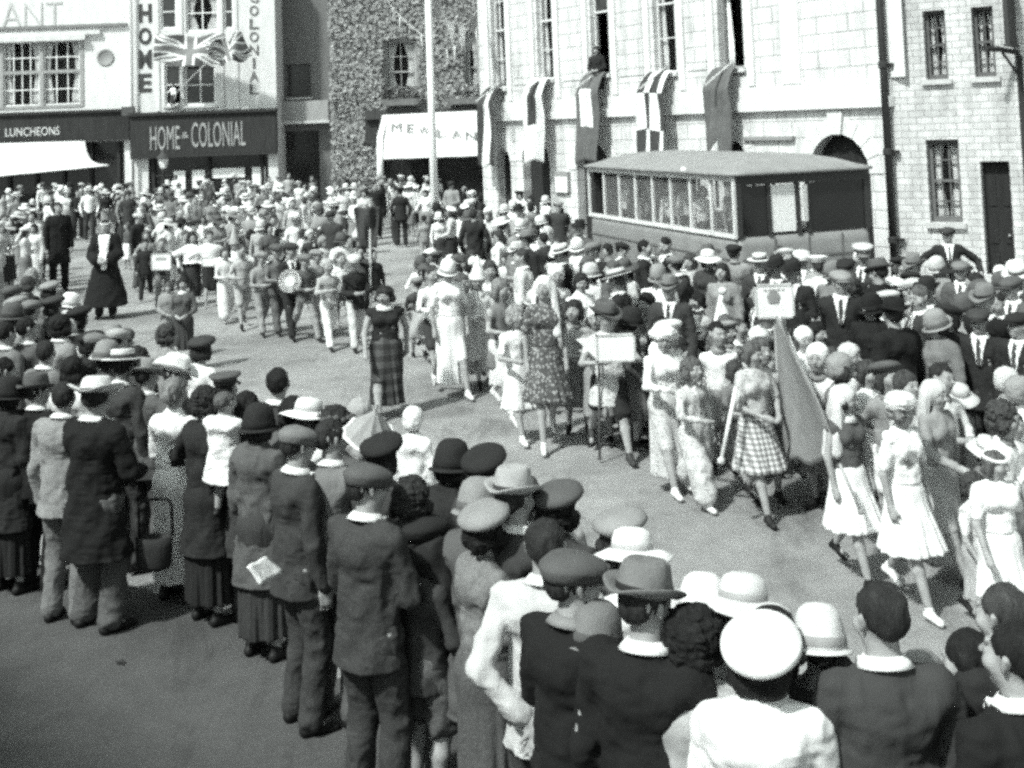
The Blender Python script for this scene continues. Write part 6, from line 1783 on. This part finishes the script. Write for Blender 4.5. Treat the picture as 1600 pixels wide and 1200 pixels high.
# drum and pipes
yd = FIG[(456, 374)][1]; p = at_y(455, 440, yd-.32); root = empty('drum', Matrix.Translation(p)); tag(root, 'round drum with a pale skin carried by the boy in dark suit', 'drum')
mb = MB(); Md = Matrix.Rotation(R(80), 4, 'X'); mb.lathe([(.19, -.12), (.2, -.11), (.2, .11), (.19, .12)], 24, M=Md); mb.build('shell', mat(.15, 'wood'), root, True)
mb = MB(); mb.lathe([(.001, .125), (.185, .125)], 24, M=Md); mb.lathe([(.001, .128), (.09, .127)], 16, M=Md); mb.build('skin', mat(.6, 'plain'), root)
for key, nm in (((497, 385), 'thin pipe held by the boy in pale jersey'), ((515, 402), 'thin pipe held by the fair boy in white trousers')):
    x, y, H = FIG[key]; stick('pipe', nm, 'pipe', (key[0]+4, key[1]+24, y-.25), (key[0]+24, key[1]+20, y-.5), .014, .5)
# paper held by the man in grey jacket
x, y, H = FIG[(515, 650)]
cloth_poly('paper', 'white sheet of paper held low by the man in grey jacket', 'paper', ((388, 884), (416, 868), (446, 893), (408, 913)), y-.75, y-.45, .82, nx=6, ny=6, rip=.01)
# triangular parasol seen above the near crowd
q = on_height(588, 650, 1.75); root = empty('parasol', Matrix.Translation((q.x, q.y, 0))); tag(root, 'grey panelled parasol with a white edge above the near crowd', 'parasol')
mb = MB()
z1 = at_y(588, 640, q.y).z; rr = .16
V = [(0, 0, z1)]; Fc = []
for k in range(16):
    a = 2*math.pi*k/16; dd = 1 if k % 2 == 0 else .95
    V.append((rr*dd*math.cos(a), rr*dd*math.sin(a), z1-.17 - (.0 if k % 2 == 0 else .02)))
V += [(0, 0, z1-.01)] + [(x*.97, y*.97, z-.012) for x, y, z in V[1:17]]
for k in range(16): j = (k+1) % 16; Fc += [(0, k+1, j+1), (17, 18+j, 18+k), (k+1, k+18, j+18, j+1)]
tlt = Matrix.Translation((0, 0, z1)) @ Matrix.Rotation(R(20), 4, 'X') @ Matrix.Rotation(R(16), 4, 'Y') @ Matrix.Translation((0, 0, -z1))
mb.add(V, Fc, tlt); c_ = mb.build('canopy', mat(.30, 'plain'), root)
mb = MB(); E = [tlt @ Vector(V[1+k % 16]) for k in range(17)]; mb.tube(E, .012, 5); mb.build('trim', mat(.8, 'plain'), c_)
mb = MB(); mb.tube([tlt @ Vector((0, 0, z1+.04)), tlt @ Vector((0, 0, z1-.75))], .009, 8); mb.build('stick', mat(.4, 'wood'), root)
# dark bag with a stiff bent handle, showing against the white skirt
yh = FIG[(277, 588)][1] - .40
A = at_y(268, 790, yh); zf = at_y(268, 838, yh).z; zt = at_y(262, 779, yh).z
root = empty('shopping_bag', Matrix.Translation((A.x, yh, 0))); tag(root, 'dark bag with a stiff bent handle held against the long white skirt', 'bag')
mb = MB(); mb.tube([(-.24, .02, zf), (-.24, .02, zt-.04), (-.20, .01, zt-.01), (-.12, 0, zt), (-.04, 0, zt), (-.01, 0, zt-.02), (0, 0, zt-.06), (.005, 0, zf)], .010, 8); mb.build('handle', mat(.02, 'metal', .4), root, True)
mb = MB(); mb.lathe([(.001, zf-.22), (.10, zf-.22), (.125, zf-.19), (.13, zf-.06), (.13, zf), (.115, zf+.005), (.105, zf-.03), (.001, zf-.05)], 22, 1, .6, Matrix.Translation((-.13, 0, 0))); mb.build('body', mat(.03, 'tweed'), root, True)

g_ = on_height(188, 1041, 0.0); root = leaves('fallen_leaf', 'small dark fallen leaf lying on the empty road at bottom left', 'leaf', Matrix.Translation((g_.x, g_.y, .015)), [(0, 0, 0), (.02, .01, .004), (-.02, .012, .003), (.01, -.02, .004)], .03, mat(.03, 'leaf'))
